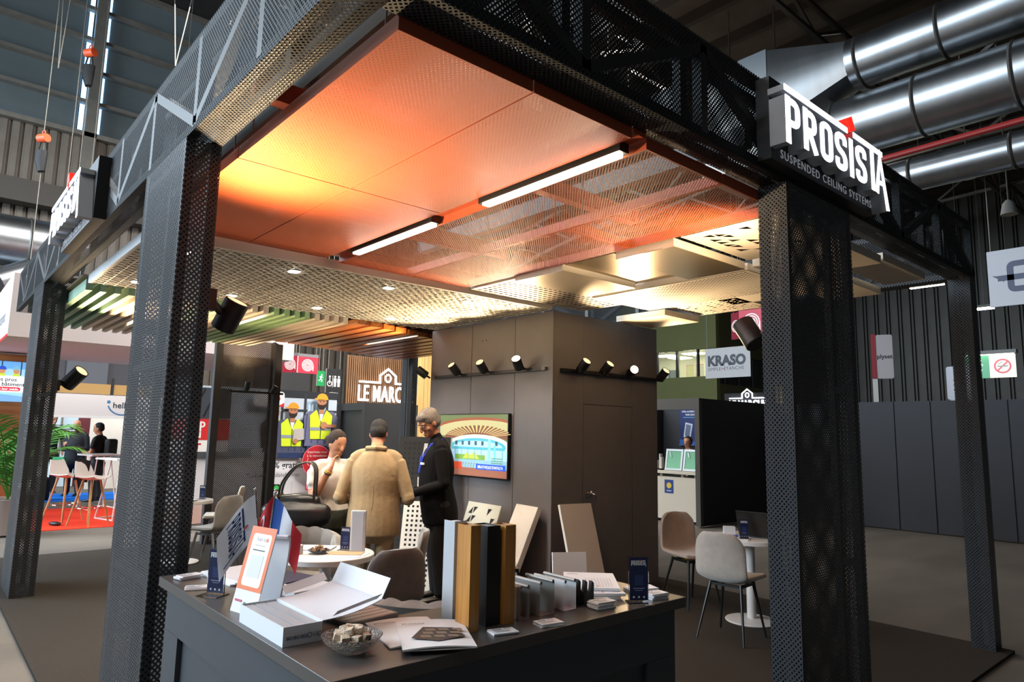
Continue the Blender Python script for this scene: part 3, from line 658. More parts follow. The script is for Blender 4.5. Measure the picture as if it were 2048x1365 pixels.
for k in range(9): p.rect(-.42+k*.12, .18, -.41+k*.12, .31, '4b8fa8')
p.rect(.30, .1, .345, .42, '7fd0dc'); p.rect(.40, .12, .43, .36, '67b9c8'); p.rect(-.62, .08, .62, .19, '7fa8b8'); p.rect(-.62, .012, .62, .10, '8a5a48'); p.rect(-.32, .08, -.16, .16, 'b8452c'); p.rect(.14, .09, .27, .14, 'b8452c')
for k in range(5): p.rect(.36, .11+k*.025, .55, .118+k*.025, '3b7b52')
for k in range(6): x = -.15+k*.05; p.line([(x,.09),(x+.012,.15),(x+.03,.15)], .006, '7a5238')
p.rect(.10, .088, .60, .148, '1f4fc4'); p.text(.13, .103, "BIBLIOTHEQUE D'ANTALYA", .042, 'e8eef8', squeeze=.82, bold=.0005)
p.build('screen_picture', t, (0, -.0255, 0))
# ---- spots
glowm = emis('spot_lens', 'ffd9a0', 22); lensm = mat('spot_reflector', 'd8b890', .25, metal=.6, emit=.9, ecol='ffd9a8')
def spot_head(t, pos, dr_, r=.045, L_=.15, bracket=None, lit=True, power=40, angle=70, col=WARM, base=None):
    pos = Vector(pos); d = Vector(dr_).normalized(); a, b = pos-d*L_/2, pos+d*L_/2
    h = MB().loft([(a, r*.93), (a+d*.006, r), (b-d*.004, r), (b, r*.98)], 24).build('lamp_head', blk, t)
    MB().loft([(b+d*.0005, r*.86), (b+d*.001, r*.86)], 24).build('lens', glowm if lit else lensm, h)
    e1 = d.orthogonal().normalized(); e2 = d.cross(e1); MB().tube([b+(e1*math.cos(a)+e2*math.sin(a))*r*.93 for a in [2*math.pi*q/24 for q in range(24)]], r*.075, 6, closed=True).build('rim', blk, h)
    if bracket is not None: MB().bar(pos-d*L_*.1, bracket, .018).build('bracket', blk, t)
    if power:
        w0 = Vector(t.location); spot('spot_beam', w0+b+d*.02, w0+b+d*2, power, col, angle, 1.0, .04)
def track(label, loc, length, axis, heads):
    t = thing('spotlight_track', label, 'track light', loc, group='wall track lights'); ax = Vector(axis)
    MB().bar(Vector((0,0,0)), ax*length, .034).build('rail', blk, t); MB().bar(ax*length, ax*(length+.05), .036).build('end_cap', mat('track_cap', '6a6a6a', .4), t)
    return t
t = track('track with four black spotlights above the television', (-6.93, TY0-.02, 2.28), 1.9, (1,0,0), None)
for x, dx, lit in ((-7.05, -.75, False), (-6.38, -.12, False), (-5.87, .05, False), (-5.28, .2, True)):
    spot_head(t, (x+6.93, -.12, .06), (dx+.15, -.65, .62), .05, .14, (x+6.93, 0, 0), lit, 175, 95)
t = track('track with four black spotlights above the dark door', (TX1+.02, 4.93, 2.27), 1.62, (0,1,0), None)
for y, dy, dx_, lit in ((5.14, -.05, .8, False), (5.5, .0, .8, False), (5.93, -.55, .85, True), (6.48, -.05, .8, False)):
    spot_head(t, (.11, y-4.93, .05), (dx_, dy, .75 if not lit or y < 5.9 else .25), .05, .14, (0, y-4.93, 0), lit, 130, 85)
def col_spot(label, loc, d, br, r=.06, L_=.17, power=60, angle=80, lit=False):
    t = thing('column_spotlight', label, 'spotlight', loc, group='column spotlights'); spot_head(t, (0,0,0), d, r, L_, None, lit, power, angle)
    MB().bar((0,0,-.03), br, .03).build('bracket', blk, t); MB().obox(br, (.05,.05,.11)).build('mount_box', blk, t)
col_spot('big black spotlight on the back of the left column', (-3.62, 1.2, 2.2), (.40, .24, .80), (.05, -.12, .06), .062, .165, 290, 135)
col_spot('black spotlight at the inner side of the wide right column', (-2.05, 3.62, 2.22), (-.55, .1, .8), (.14, .0, -.0), .062, .165, 95, 115)
col_spot('black spotlight on the far left column', (-8.4, 1.25, 2.1), (.5, .45, .65), (-.02, -.14, -.08), .075, .22, 260, 110)
t = thing('column_spot_rail', 'short rail with two small spots across the brown-lit mesh column', 'track light', (-10.1, 3.42, 2.14), group='wall track lights'); MB().bar((0,0,0), (0,.8,0), .03).build('rail', blk, t)
spot_head(t, (.08,.22,.08), (.1,.05,1), .04, .13, (0,.22,0), True, 30, 120); spot_head(t, (.08,.62,.05), (.25,.35,.8), .04, .13, (0,.62,0), False, 30, 120)

# ================================================================ sample panels leaning on the tower
wsheet = mat('panel_white', 'd8d2ca', .5); wside = mat('panel_white_side', 'e6e2dc', .5); beigem = mat('triangle_panel', 'c4bca6', .42, metal=.3); hole_dark = mat('hole_dark', '26221e', .9)
def lean_panel(label, base, wd_, ln, ang, rz, m, kind=None, cell=.06, th=.05, margin=.05, back=hole_dark):
    """panel standing on the floor, leaning back by ang towards local +y"""
    t = thing('sample_panel', label, 'sample panel', base, rz, 'leaning sample panels'); rot = Matrix.Rotation(-ang, 4, 'X')
    if kind:
        mb = perf(MB(), -wd_/2, 0, wd_/2, ln, 0, cell, kind, margin, random.Random(11)); mb.xf(rot @ Matrix.Rotation(R(90), 4, 'X')); mb.build('face_sheet', m, t, smooth=False)
    else: MB().box(-wd_/2, 0, 0, wd_/2, .003, ln).xf(rot).build('face_sheet', m, t)
    MB().box(-wd_/2+.003, .006, .003, wd_/2-.003, th, ln-.003).xf(rot).build('core', back if kind else wside, t)
    for a in ((-wd_/2, .0035, 0, -wd_/2+.0028, th+.004, ln), (wd_/2-.0028, .0035, 0, wd_/2, th+.004, ln), (-wd_/2, .0035, ln-.0028, wd_/2, th+.004, ln)): MB().box(*a).xf(rot).build('edge', wside if m is not beigem else beigem, t)
    return t
lean_panel('square grey panel punched with triangles leaning by the man', (-5.78, 4.40, 0), .6, .92, R(18), R(-4), beigem, 'tri', .085, .012, .04)
lean_panel('white panel leaning left of the tower corner', (-5.22, 4.35, 0), .38, .99, R(24), R(-8), wsheet)
lean_panel('grey-white panel leaning right of the tower corner', (-4.42, 4.95, 0), .38, 1.0, R(19), R(80), mat('panel_greige', 'b5aaa0', .5), th=.03)
lean_panel('small white board standing before the two leaning panels', (-4.15, 4.35, 0), .3, .62, R(9), R(60), mat('panel_bright', 'e4e2e0', .5), th=.02)
t = lean_panel('tall white framed board with black perforated tile behind the men', (-6.52, 4.34, 0), .62, 1.57, R(7), R(38), mat('black_tile', '161616', .6), 'square', .055, .06, .05)
lean_panel('white panel with square holes leaning beside the dark suit', (-6.12, 4.05, 0), .36, .90, R(12), R(40), wsheet, 'square', .048, .02, .03)

# ================================================================ counter
ctr = mat('counter_laminate', '3c4148', .42, noise=.05, nscale=8); ctop = mat('counter_top', '4a4745', .33, noise=.05, nscale=10); cdark = mat('counter_recess', '0e0f10', .6)
t = thing('reception_counter', 'dark grey L-shaped counter at the stand corner', 'counter', (-1.63, .85, 0))
Lp = [(0,0), (0,1.50), (-.44,1.50), (-.44,.44), (-1.55,.44), (-1.55,0)]
MB().prism(Lp, (0,0,.962), (1,0,0), (0,1,0), (0,0,.038)).build('worktop', ctop, t, bevel=.002)
ins = [(-.03,.03), (-.03,1.46), (-.40,1.46), (-.40,.40), (-1.51,.40), (-1.51,.03)]
MB().prism([(-.045,.045), (-.045,1.445), (-.39,1.445), (-.39,.39), (-1.495,.39), (-1.495,.045)], (0,0,0), (1,0,0), (0,1,0), (0,0,.96)).build('carcass', ctr, t)
for a in ((-1.51,.026,.80,-.026,.0445,.961), (-1.51,.026,0,-.026,.0445,.1), (-1.51,.026,.101,-1.33,.0445,.799), (-.2,.026,.101,-.026,.0445,.799)): MB().box(*a).build('front_rail', ctr, t)
for a in ((-.0445,.045,.79,-.026,1.46,.961), (-.0445,.045,0,-.026,1.46,.1), (-.0445,.045,.101,-.026,.2,.789), (-.0445,1.29,.101,-.026,1.46,.789)): MB().box(*a).build('side_rail', ctr, t)
# ---- things on the counter (z = 1)
CZ = 1.0005
paper = mat('white_paper', 'e8e8ea', .55); paperg = mat('grey_print', '9a9590', .5); navy = mat('navy_print', '1d2a55', .4); ink = '2a3350'
def cards(label, x, y, rz, n=3, w_=.085, d_=.055):
    t = thing('business_cards', label, 'business cards', (x, y, CZ), rz, 'business card piles'); rnd = random.Random(int(x*1000))
    for i in range(n): MB().box(-w_/2, -d_/2, 0, w_/2, d_/2, .0035).build('card', paper, t, (rnd.uniform(-.006,.006), rnd.uniform(-.004,.004), i*.0037), rnd.uniform(-.06,.06))
    p = Print(); p.rect(-.036, .008, -.005, .014, ink); p.rect(-.036, -.002, .02, .001, '8a8f9a'); p.rect(-.036, -.010, .012, -.007, '8a8f9a'); p.rect(-.036, -.018, .016, -.015, '8a8f9a'); p.logo(.005, .012, .007, ink)
    p.build('card_print', t, (0, 0, n*.0037), (R(-90), 0, 0))
cards('pile of business cards at the left end of the counter', -3.07, .93, R(100), 4); cards('few business cards beside the left acrylic stand', -2.86, .90, R(70), 2)
cards('business cards in front of the wooden profiles', -1.695, 1.47, R(75), 2); cards('business cards before the perforated channels', -1.675, 1.645, R(80), 3); cards('tall pile of business cards by the black brackets', -1.715, 1.955, R(85), 7); cards('business card pile behind the right acrylic stand', -1.69, 2.24, R(82), 6); cards('flat leaflets at the right end of the counter', -1.80, 2.29, R(70), 4, .12, .07)
def acrylic(label, loc, rz, sz=1, group='acrylic sign stands'):
    t = thing('acrylic_sign_stand', label, 'sign stand', loc, rz, group); gl = mat('acrylic', 'ffffff', .02, trans=1, spec=.5)
    MB().obox((0, .012, .085*sz), (.078*sz, .005, .168*sz)).build('holder', gl, t); MB().box(-.045*sz, -.035, 0, .045*sz, .035, .004).build('foot', gl, t)
    p = Print(rough=.3); p.rect(-.036*sz, .008, .036*sz, .165*sz, '1b2448'); p.logo(-.030*sz, .135*sz, .0165*sz); p.rect(-.017*sz, .062*sz, .017*sz, .10*sz, '2c3a66'); p.rect(-.022*sz, .05*sz, .022*sz, .053*sz, '8b95b5'); p.rect(-.015*sz, .043*sz, .015*sz, .045*sz, '8b95b5'); [p.disc((-.02+.02*k)*sz, .02*sz, .004*sz, 'd8dcea', n=10) for k in range(3)]
    p.build('leaflet', t, (0, .0085, 0)); return t
CAMH = R(48.9)
acrylic('navy leaflet stand half hidden behind the orange card', (-2.71, .915, CZ), R(30)); acrylic('navy leaflet in acrylic stand at the right of the counter', (-1.675, 2.12, CZ), R(58))
# orange payment card and the white curved holder
t = thing('orange_card_stand', 'orange and white upright card leaning on the counter edge', 'card stand', (-2.39, .905, CZ), R(12)); rot = Matrix.Rotation(R(-14), 4, 'X')
MB().box(-.072, .001, 0, .072, .004, .285).xf(rot).build('board', paper, t); p = Print(); p.rect(-.072, .075, .072, .285, 'e8702a'); p.rrect(-.052, .088, .055, .262, .012, 'f2f2f0'); p.text(0, .238, 'Scan to', .018, '4a4a4a', 'C'); p.disc(.034, .243, .007, 'e8702a'); p.rect(-.03, .222, .03, .224, '9a9a9a'); p.rect(-.035, .205, .035, .209, '3a3a3a'); p.rect(-.035, .118, .037, .192, 'd9d9d6'); p.rect(-.06, .035, -.02, .042, 'c03a5a'); p.disc(.0, .03, .008, '4a4a4a'); p.disc(.03, .03, .007, 'e8702a'); p.rect(.04, .026, .062, .034, 'e8702a')
q = p.build('card_print', t); q.rotation_euler = (R(-14), 0, 0)
t = thing('curved_white_holder', 'white curved plastic holder behind the orange card', 'holder', (-2.45, 1.02, CZ), R(35)); MB().grid(lambda u, v: (-.045+.09*u, .09*math.sin(v*2.0)-.06*v, .235*math.sin(v*1.75)/.985), 4, 16, thick=.01).build('curved_sheet', mat('white_plastic', 'dfe3ea', .3), t)
# brochures pile left
t = thing('brochure_pile', 'pile of white folders at the back left of the counter', 'brochures', (-2.98, 1.11, CZ), R(8)); [MB().box(-.15, -.11, 0, .15, .11, .006).build('folder', paper, t, (.01*i, .006*i, .0065*i), .05*(i-1)) for i in range(3)]
for i, (x, y, rz, lab) in enumerate(((-2.655, 1.20, .2, 'white hardback folder lying under the flags'), (-2.40, 1.21, -.1, 'grey catalogue under the open box lid'))):
    o = MB().box(-.15+.05*i, -.1+.02*i, 0, .15-.05*i, .1-.02*i, .02-.012*i).build('folder', paper if not i else paperg, None, (x, y, CZ), rz); tag(o, lab, 'folder')
o = MB().box(-.14, -.1, 0, .14, .1, .012).build('photo_catalogue', paperg, None, (-2.18, 1.19, CZ), R(8)); tag(o, 'catalogue with a grey slatted cover behind the open box', 'catalogue'); p = Print(); [p.rect(-.13+.034*k, -.09, -.105+.034*k, .09, 'd8d6d2') for k in range(8)]; p.build('cover_print', o, (0, 0, .0122), (R(-90), 0, 0))
o = MB().box(-.13, -.08, 0, .13, .08, .004).build('slim_leaflet', navy, None, (-2.79, 1.33-.12, CZ+.021), R(15)); tag(o, 'slim red and navy leaflet beside the folders', 'leaflet')
# flags
t = thing('flag_stand', 'chrome desk stand with three little flags', 'flag stand', (-2.6, 1.05, CZ)); MB().lathe([(0,.0),(.045,0),(.048,.006),(.03,.012),(.02,.02),(.012,.03),(.007,.12),(.0,.12)], 24).build('base', chrome, t)
CR = Vector((.657,.754,0)); CB = Vector((.754,-.657,0)); UP = Vector((0,0,1))
def flag(t, top, foot, fly, droop, mats, bands, extra=None, wv=.012, hl=.125):
    top = Vector(top); foot = Vector(foot); h = (foot-top).normalized()*hl; fly = Vector(fly); nn = fly.cross(h).normalized()
    P = lambda u, v: top+h*(v+.04)+fly*u+Vector((0,0,-droop*u**1.4))+nn*wv*math.sin(u*7+v*2)*u
    MB().tube([foot, top-(foot-top).normalized()*.012], .003, 8).ell(top-(foot-top).normalized()*.014, .006, 10, 6).build('pole', chrome, t)
    mb = MB(); nu = 18
    for i in range(nu):
        mi = sum(1 for b in bands if (i+.5)/nu > b)
        for j in range(6):
            q = [P(i/nu, j/6), P((i+1)/nu, j/6), P((i+1)/nu, (j+1)/6), P(i/nu, (j+1)/6)]; mb.add(q, [(0,1,2,3)], mi)
    f = mb.build('flag_cloth', mats, t)
    return P, f, nn
fw, fr, fb = mat('flag_white', 'e6e9f2', .8, sheen=.3), mat('flag_red', 'c01a28', .8, sheen=.3), mat('flag_blue', '1e56b0', .8, sheen=.3)
P, f, nn = flag(t, CR*-.045+Vector((0,0,.375)), (0,0,.03), CR*-.125+CB*.02, .16, [fw], [], hl=.16)
polys = []
for q in logo_polys(): polys.append(([(p_[0]/3.6, p_[1]) for p_ in q], 0))
polys.append(([(p_[0]/3.6, p_[1]) for p_ in LOGO_DOT], 1)); mb = MB()
for q, mi in polys:
    pts = [P(.74-.40*z_, .10+.8*x_) for x_, z_ in q]
    mb.add([p_+CB*.004 for p_ in pts], [tuple(range(len(pts)))], mi); 
mb.build('flag_print', [navy, fr], f, smooth=False)
P, f, nn = flag(t, CR*.02+CB*-.03+Vector((0,0,.37)), (0,0,.03), CR*-.07+CB*.015, .14, [fr], []); mb = MB(); c = [(P(.5+.13*math.cos(a), .5+.30*math.sin(a)), P(.53+.10*math.cos(a), .5+.24*math.sin(a))) for a in [R(50+260*k/16) for k in range(17)]]
for a, b in zip(c, c[1:]): mb.add([x+CB*.003 for x in (a[0], b[0], b[1], a[1])], [(0,1,2,3)])
st = [(.72+(.045 if k % 2 == 0 else .018)*math.cos(R(36*k)), .5+(.11 if k % 2 == 0 else .044)*math.sin(R(36*k))) for k in range(10)]; mb.add([P(*q)+CB*.003 for q in st], [tuple(range(10))]); mb.build('flag_print', fw, f, smooth=False)
flag(t, CR*.03+Vector((0,0,.365)), (0,0,.03), CR*.115+CB*.03, .13, [fb, fw, fr], [.34, .72], hl=.15)
# open box
t = thing('open_sample_box', 'open white cardboard box with grey metal strips', 'box', (-2.13, .925, CZ)); card = mat('white_card', 'dfe3ea', .6); L2, W2 = .17, .06
MB().box(-L2, -W2, 0, L2, W2, .003).build('bottom', card, t)
for a in ((-L2,-W2,.003,L2,-W2+.003,.055), (-L2,W2-.003,.003,L2,W2,.055), (-L2,-W2+.003,.003,-L2+.003,W2-.003,.055), (L2-.003,-W2+.003,.003,L2,W2-.003,.055)): MB().box(*a).build('side_wall', card, t)
strip_m = mat('grey_strip', 'aeb4ba', .4)
for i in range(3): MB().box(-L2+.006, -W2+.006+i*.037, .02, L2-.006, -W2+.039+i*.037, .050).build('metal_strip', strip_m, t)
MB().box(L2-.02, -W2+.005, .012, L2-.0055, W2-.005, .049).build('strip_ends', hole_dark, t)
MB().grid(lambda u, v: (-L2+2*L2*u, W2+.20*v, .055+.035*v-.01*math.sin(v*3)), 2, 6, thick=.002).build('lid', card, t); MB().grid(lambda u, v: (-L2+2*L2*u, W2+.2+.03*v, .09+.06*v), 2, 2, thick=.002).build('lid_flap', card, t)
for sx in (-1, 1): MB().grid(lambda u, v: (sx*(L2+.001)+sx*.03*v, W2+.03+.15*u, .065+.03*u+.02*v), 4, 2, thick=.0015).build('side_flap', card, t)
p = Print(); [p.text(-.05+.022*k, .018, s_, .013, '2c3560', bold=.0003) for k, s_ in enumerate(('ISO', 'ISO', 'ISO'))]; p.ring(.021, .023, .0075, .0018, '2c3560'); p.text(.032, .018, 'CE', .015, '2c3560'); p.line([(.047,.023),(.053,.03),(.059,.023),(.053,.016)], .0015, 'b05040', True); p.build('mark_print', t, (L2+.0008, 0, 0), R(90))
# glass bowl with sweets
glass = mat('cut_glass', 'ffffff', .04, trans=1, spec=.6, bump=.9, bscale=140)
t = thing('glass_bowl', 'cut glass bowl holding sugared sweets', 'bowl', (-1.815, 1.005, CZ)); mb = MB().lathe([(0,.004),(.03,.003),(.036,0),(.06,.014),(.078,.032),(.086,.046),(.083,.047),(.074,.034),(.056,.018),(.03,.008),(0,.008)], 40); mb.build('bowl', glass, t)
swm = mat('sugared_sweet', 'd9c6b0', .85, noise=.25, nscale=60, bump=.5, bscale=300); swme = MB().obox((0,0,0), (.024,.022,.017)).me('sweet', swm)
rnd = random.Random(4); n = 0
for zl, rr, cnt in ((.028, .040, 7), (.032, .015, 2), (.044, .042, 8), (.047, .013, 3), (.060, .022, 5)):
    for k in range(cnt):
        a = 2*math.pi*k/cnt+zl*50; o = obj('sweet', swme, None, (-1.815+rr*math.cos(a), 1.005+rr*math.sin(a), CZ+zl), (rnd.uniform(-.3,.3), rnd.uniform(-.3,.3), rnd.uniform(0,3)), bevel=.002)
        tag(o, 'sugar-dusted sweet cube heaped in the glass bowl', 'sweet', 'sweets in the counter bowl')
# magazines
def magazine(label, loc, rz, w_=.21, l_=.28, th=.006, art=True):
    t = thing('magazine', label, 'magazine', loc, rz, 'counter magazines'); MB().grid(lambda u, v: (-w_/2+w_*u, -l_/2+l_*v, th+.006*math.sin(u*3.1)), 8, 2, thick=-.004).build('cover', paper, t); MB().box(-w_/2+.002, -l_/2+.002, 0, w_/2-.002, l_/2-.002, th-.003).build('pages', paper, t)
    p = Print(); p.text(-.09, .085, 'prosista', .022, '2c3560')
    if art:
        p.poly([(-.075,-.06),(.0,-.10),(.085,-.06),(.06,.03),(-.03,.05)], '1a1918')
        for i in range(3):
            for j in range(3): x, z = -.045+.04*i+.01*j, -.055+.032*j-.004*i; p.poly([(x,z),(x+.03,z-.006),(x+.027,z+.018),(x-.002,z+.02)], '7a6a58')
    p.build('cover_print', t, (0, 0, th+.0075), (R(-90), 0, 0)); return t
magazine('white magazine with dark grid cover photo in front', (-1.76, 1.25, CZ+.0125), R(62)); magazine('white magazine half under the front one', (-1.87, 1.235, CZ), R(75), th=.0045, art=False)
# upright profiles
oak = wood('oak_profile', 'a8712f', 'c58a44', 'Z', .4, 7)
def profile(label, x0, y0, x1, y1, h, m, wall=.004):
    t = thing('baffle_profile', label, 'sample profile', ((x0+x1)/2, (y0+y1)/2, CZ), 0, 'upright sample profiles'); hx, hy = (x1-x0)/2, (y1-y0)/2
    for a in ((-hx,-hy,hx,-hy+wall), (-hx,hy-wall,hx,hy), (-hx,-hy+wall,-hx+wall,hy-wall), (hx-wall,-hy+wall,hx,hy-wall)): MB().box(a[0], a[1], 0, a[2], a[3], h).build('wall', m, t)
    MB().box(-hx+wall, -hy+wall, h-.012, hx-wall, hy-wall, h-.004).build('end_plug', mat('alu_plug', '8f979e', .4, metal=.5), t)
profile('oak-look square profile standing nearest the counter edge', -1.825, 1.375, -1.755, 1.415, .325, oak); profile('oak-look square profile standing right of the black one', -1.83, 1.525, -1.76, 1.57, .315, oak); profile('black square profile standing between the oak ones', -1.86, 1.46, -1.775, 1.515, .315, mat('black_profile', '121212', .4))
wp = mesh_metal('white_perforated', 'dfe4ea', .009, .009, .34, .5)
t = thing('baffle_profile', 'white perforated profile standing behind the oak one', 'sample profile', (-1.905, 1.42, CZ), 0, 'upright sample profiles'); MB().uvquad((.03,-.02,0), (.03,.03,0), (.03,.03,.325), (.03,-.02,.325)).uvquad((-.03,-.02,0), (.03,-.02,0), (.03,-.02,.325), (-.03,-.02,.325)).build('perforated_skin', wp, t); MB().box(-.028, -.018, 0, .028, .03, .32).build('core', mat('white_core', 'c9ced4', .6), t)
# u channels
perfm = mat('grey_perforated', '8a8884', .45, metal=.3); wpc = mat('white_perforated_channel', 'cfd3d8', .5)
def channel(label, y, wd_, h, ln, x=-1.83, m=perfm):
    t = thing('u_channel', label, 'sample channel', (x, y, CZ), 0, 'perforated channel samples'); hy, hx = wd_/2, ln/2
    MB().uvquad((-hx,-hy,.001), (hx,-hy,.001), (hx,-hy,h), (-hx,-hy,h)).build('side_sheet', m, t); MB().uvquad((-hx,hy,.001), (hx,hy,.001), (hx,hy,h), (-hx,hy,h)).build('side_sheet', m, t); MB().uvquad((-hx,-hy,.001), (hx,-hy,.001), (hx,hy,.001), (-hx,hy,.001)).build('bottom_sheet', m, t)
    for s_ in (-1, 1): MB().tube([(-hx, s_*hy-s_*.006, h), (hx, s_*hy-s_*.006, h)], .006, 8).build('rolled_lip', mat('channel_lip', '8a857e', .5, metal=.3), t)
channel('grey perforated channel next to the oak profiles', 1.62, .045, .105, .13); channel('wide grey perforated channel in the middle of the samples', 1.72, .07, .11, .14); channel('white perforated channel with black end', 1.835, .06, .10, .16, -1.84, wpc)
t = thing('bracket_sample', 'black steel bracket with round holes lying on the channels', 'bracket', (-1.97, 1.64, CZ), R(55)); MB().box(-.10, -.02, .075, .10, -.016, .135).build('plate', blk, t); MB().box(-.10, -.016, .13, .10, .02, .135).build('top_plate', mat('bracket_brown', '6a4a34', .5), t); MB().box(-.1,-.02,0,-.09,.02,.075).box(.09,-.02,0,.1,.02,.075).build('legs', blk, t)
for x in (-.085, .085): MB().cyl((x,-.0215,.115), (x,-.0205,.115), .008, n=12).build('hole', mat('hole_bright', 'd8d8d8', .5), t)
for i in range(4):
    o = MB().prism([(0,0),(.05,0),(.05,.075),(.035,.085),(.03,.05),(.012,.045),(0,.07)], (0,0,0), (0,1,0), (0,0,1), (.012,0,0)).build('hook_clip', blk, None, (-1.84+.022*i, 1.885+.012*i, CZ), R(10)); tag(o, ['black hook clip closest to the white channel', 'second black hook clip beside the white channel', 'third black hook clip toward the card pile', 'black hook clip nearest the brochures'][i], 'clip', 'black hook clips')
for i, (x, y, rz, lab) in enumerate(((-1.93, 2.08, R(62), 'lower white brochure fanned beside the clips'), (-1.92, 2.12, R(54), 'middle white brochure of the fan'), (-1.95, 2.15, R(46), 'top white brochure with ribbed picture'))):
    o = MB().box(-.105, -.145, 0, .105, .145, .010).build('brochure', paper, None, (x, y, CZ+.0125*i), rz); tag(o, lab, 'brochure', 'fanned brochures')
    p = Print(); p.logo(-.09, .10, .012, ink); [p.rect(-.02+.012*k, -.13, -.016+.012*k, .03, 'c9c9cc') for k in range(9)]; [p.disc(-.08+.05*k, -.125, .005, 'c04050', n=8) for k in range(3)]; p.build('cover_print', o, (0, 0, .0104), (R(-90), 0, 0))
o = MB().box(-.06, -.004, 0, .06, .004, .115).build('white_plate', wsheet, None, (-2.0, 1.70, CZ), (R(-8), 0, R(50))); tag(o, 'small white plate behind the black bracket', 'plate')
# end
# ================================================================ furniture
legblk = mat('black_leg', '151515', .4); fab_d = mat('grey_velvet', '6f6c68', .85, noise=.16, nscale=14, bump=.15, bscale=150, sheen=.5); fab_b = mat('beige_velvet', 'a8968a', .85, noise=.1, nscale=14, bump=.15, bscale=150, sheen=.5); tablew = mat('table_white', 'e3ddd8', .3)
def bucket(u, v):
    """u across -1..1, v: 0 seat front .. 1 back top"""
    prof = [(0,.225,.462), (.12,.20,.455), (.3,.06,.445), (.42,-.08,.44), (.52,-.165,.455), (.6,-.205,.50), (.7,-.225,.58), (.82,-.245,.70), (.92,-.262,.80), (1,-.268,.86)]
    for (a, ya, za), (b, yb, zb) in zip(prof, prof[1:]):
        if v <= b+1e-9: t_ = (v-a)/(b-a); y, z = ya+(yb-ya)*t_, za+(zb-za)*t_; break
    hw = .225*(1-max(0, (v-.8)/.2)**2.2*.42)*(1-max(0, (.12-v)/.12)**2*.25)
    side = abs(u)**2.6
    return Vector((u*hw, y+side*.055*max(0, min(1, (v-.5)*3)), z+side*.045*max(0, 1-abs(v-.42)*1.6)))
def make_chair(label, loc, rz, fab, leg=legblk):
    t = thing('shell_chair', label, 'chair', loc, rz, 'upholstered shell chairs')
    MB().grid(lambda u, v: bucket(u*2-1, v), 14, 22, thick=-.035).build('shell', fab, t, sub=1, angle=80)
    for sx in (-1, 1):
        MB().cyl((sx*.13,.13,.44), (sx*.20,.20,0), .014, .008, 10).build('leg', leg, t); MB().cyl((sx*.13,-.1,.44), (sx*.20,-.22,0), .014, .008, 10).build('leg', leg, t)
    MB().bar((-.14,.13,.425), (.14,.13,.425), .02).bar((-.14,-.1,.425), (.14,-.1,.425), .02).bar((-.13,.13,.425), (-.13,-.1,.425), .02).bar((.13,.13,.425), (.13,-.1,.425), .02).build('seat_frame', leg, t)
    return t
head_ = lambda x, y: math.atan2(-x, y)      # heading: local +y towards (x, y)
make_chair('dark grey chair with its back to the counter at the cafe table', (-4.17, 2.52, 0), head_(-.95, .05), fab_d, chrome); make_chair('dark grey chair beside the man in the black suit', (-4.72, 2.95, 0), head_(-.55, -.83), fab_d, chrome)
make_chair('grey chair at the back left table', (-8.25, 2.75, 0), head_(-.8, -.45), fab_d, chrome); make_chair('pale cream chair behind the back left table', (-9.32, 3.18, 0), head_(-.35, -.9), mat('cream_velvet', 'c9bba8', .85, sheen=.4), chrome)
make_chair('beige chair with its back turned before the right table', (-3.2, 5.25, 0), head_(-.1, .99), mat('greige_velvet', 'a39c92', .85, noise=.1, nscale=14, sheen=.5)); make_chair('tan chair at the right table next to the tower', (-4.05, 5.92, 0), head_(.9, -.25), fab_b)
o = make_chair('grey chair far behind the woman with the bag', (-7.6, 3.45, 0), head_(.9, .1), fab_d, chrome)
def make_table(label, loc, r=.34, h=.74, group='round cafe tables'):
    t = thing('cafe_table', label, 'table', loc, 0, group)
    MB().lathe([(0,h-.04),(r-.004,h-.04),(r,h-.036),(r,h-.004),(r-.004,h),(0,h)], 48).build('table_top', tablew, t); MB().cyl((0,0,.02), (0,0,h-.04), .04, n=24).build('post', tablew, t); MB().lathe([(0,.0),(.225,0),(.23,.008),(.225,.014),(.05,.03),(0,.03)], 40).build('base', tablew, t)
    return t
make_table('round white table covered with samples before the woman', (-4.68, 2.35, 0)); make_table('round white table at the back left of the stand', (-9.0, 2.6, 0)); make_table('round white table partly behind the wide right column', (-3.36, 5.84, 0), .36, .735)
def tufted(label, loc, rz):
    t = thing('tufted_armchair', label, 'armchair', loc, rz, 'tufted armchairs')
    def F(u, v):                                                       # wrap-around back, u -1..1 around, v up
        a = u*2.0; dr = .012*abs(math.sin(u*4.5*math.pi+(.5*math.pi if int(v*3) % 2 else 0)))*abs(math.sin(v*3*math.pi)); h = .36+.44*v*(1-.32*abs(u)**3)
        rr = .30+.05*v-dr; return Vector((rr*math.sin(a)*1.02, -rr*math.cos(a)*.95, h))
    MB().grid(lambda u, v: F(u*2-1, v), 60, 18, thick=-.07).build('tufted_back', fab_d, t, angle=80)
    MB().lathe([(0,.33),(.24,.33),(.285,.36),(.29,.42),(.27,.46),(.2,.475),(0,.48)], 40).build('seat_cushion', fab_d, t)
    for k in range(-3, 4):
        for j in (0, 1):
            p_ = F((k+.5*j)/4.5, .33+.33*j); MB().ell(p_, .014, 8, 6).build('button', mat('button_velvet', '4c4742', .8), t)
    for sx in (-1, 1):
        for sy in (-1, 1): MB().cyl((sx*.17, sy*.17, .34), (sx*.24, sy*.24, 0), .014, .009, 8).build('leg', legblk, t)
tufted('grey tufted armchair behind the white cafe table', (-5.3, 2.42, 0), head_(.95, -.2)); tufted('grey tufted armchair mostly hidden behind the counter', (-3.0, 2.12, 0), head_(-.75, .66))
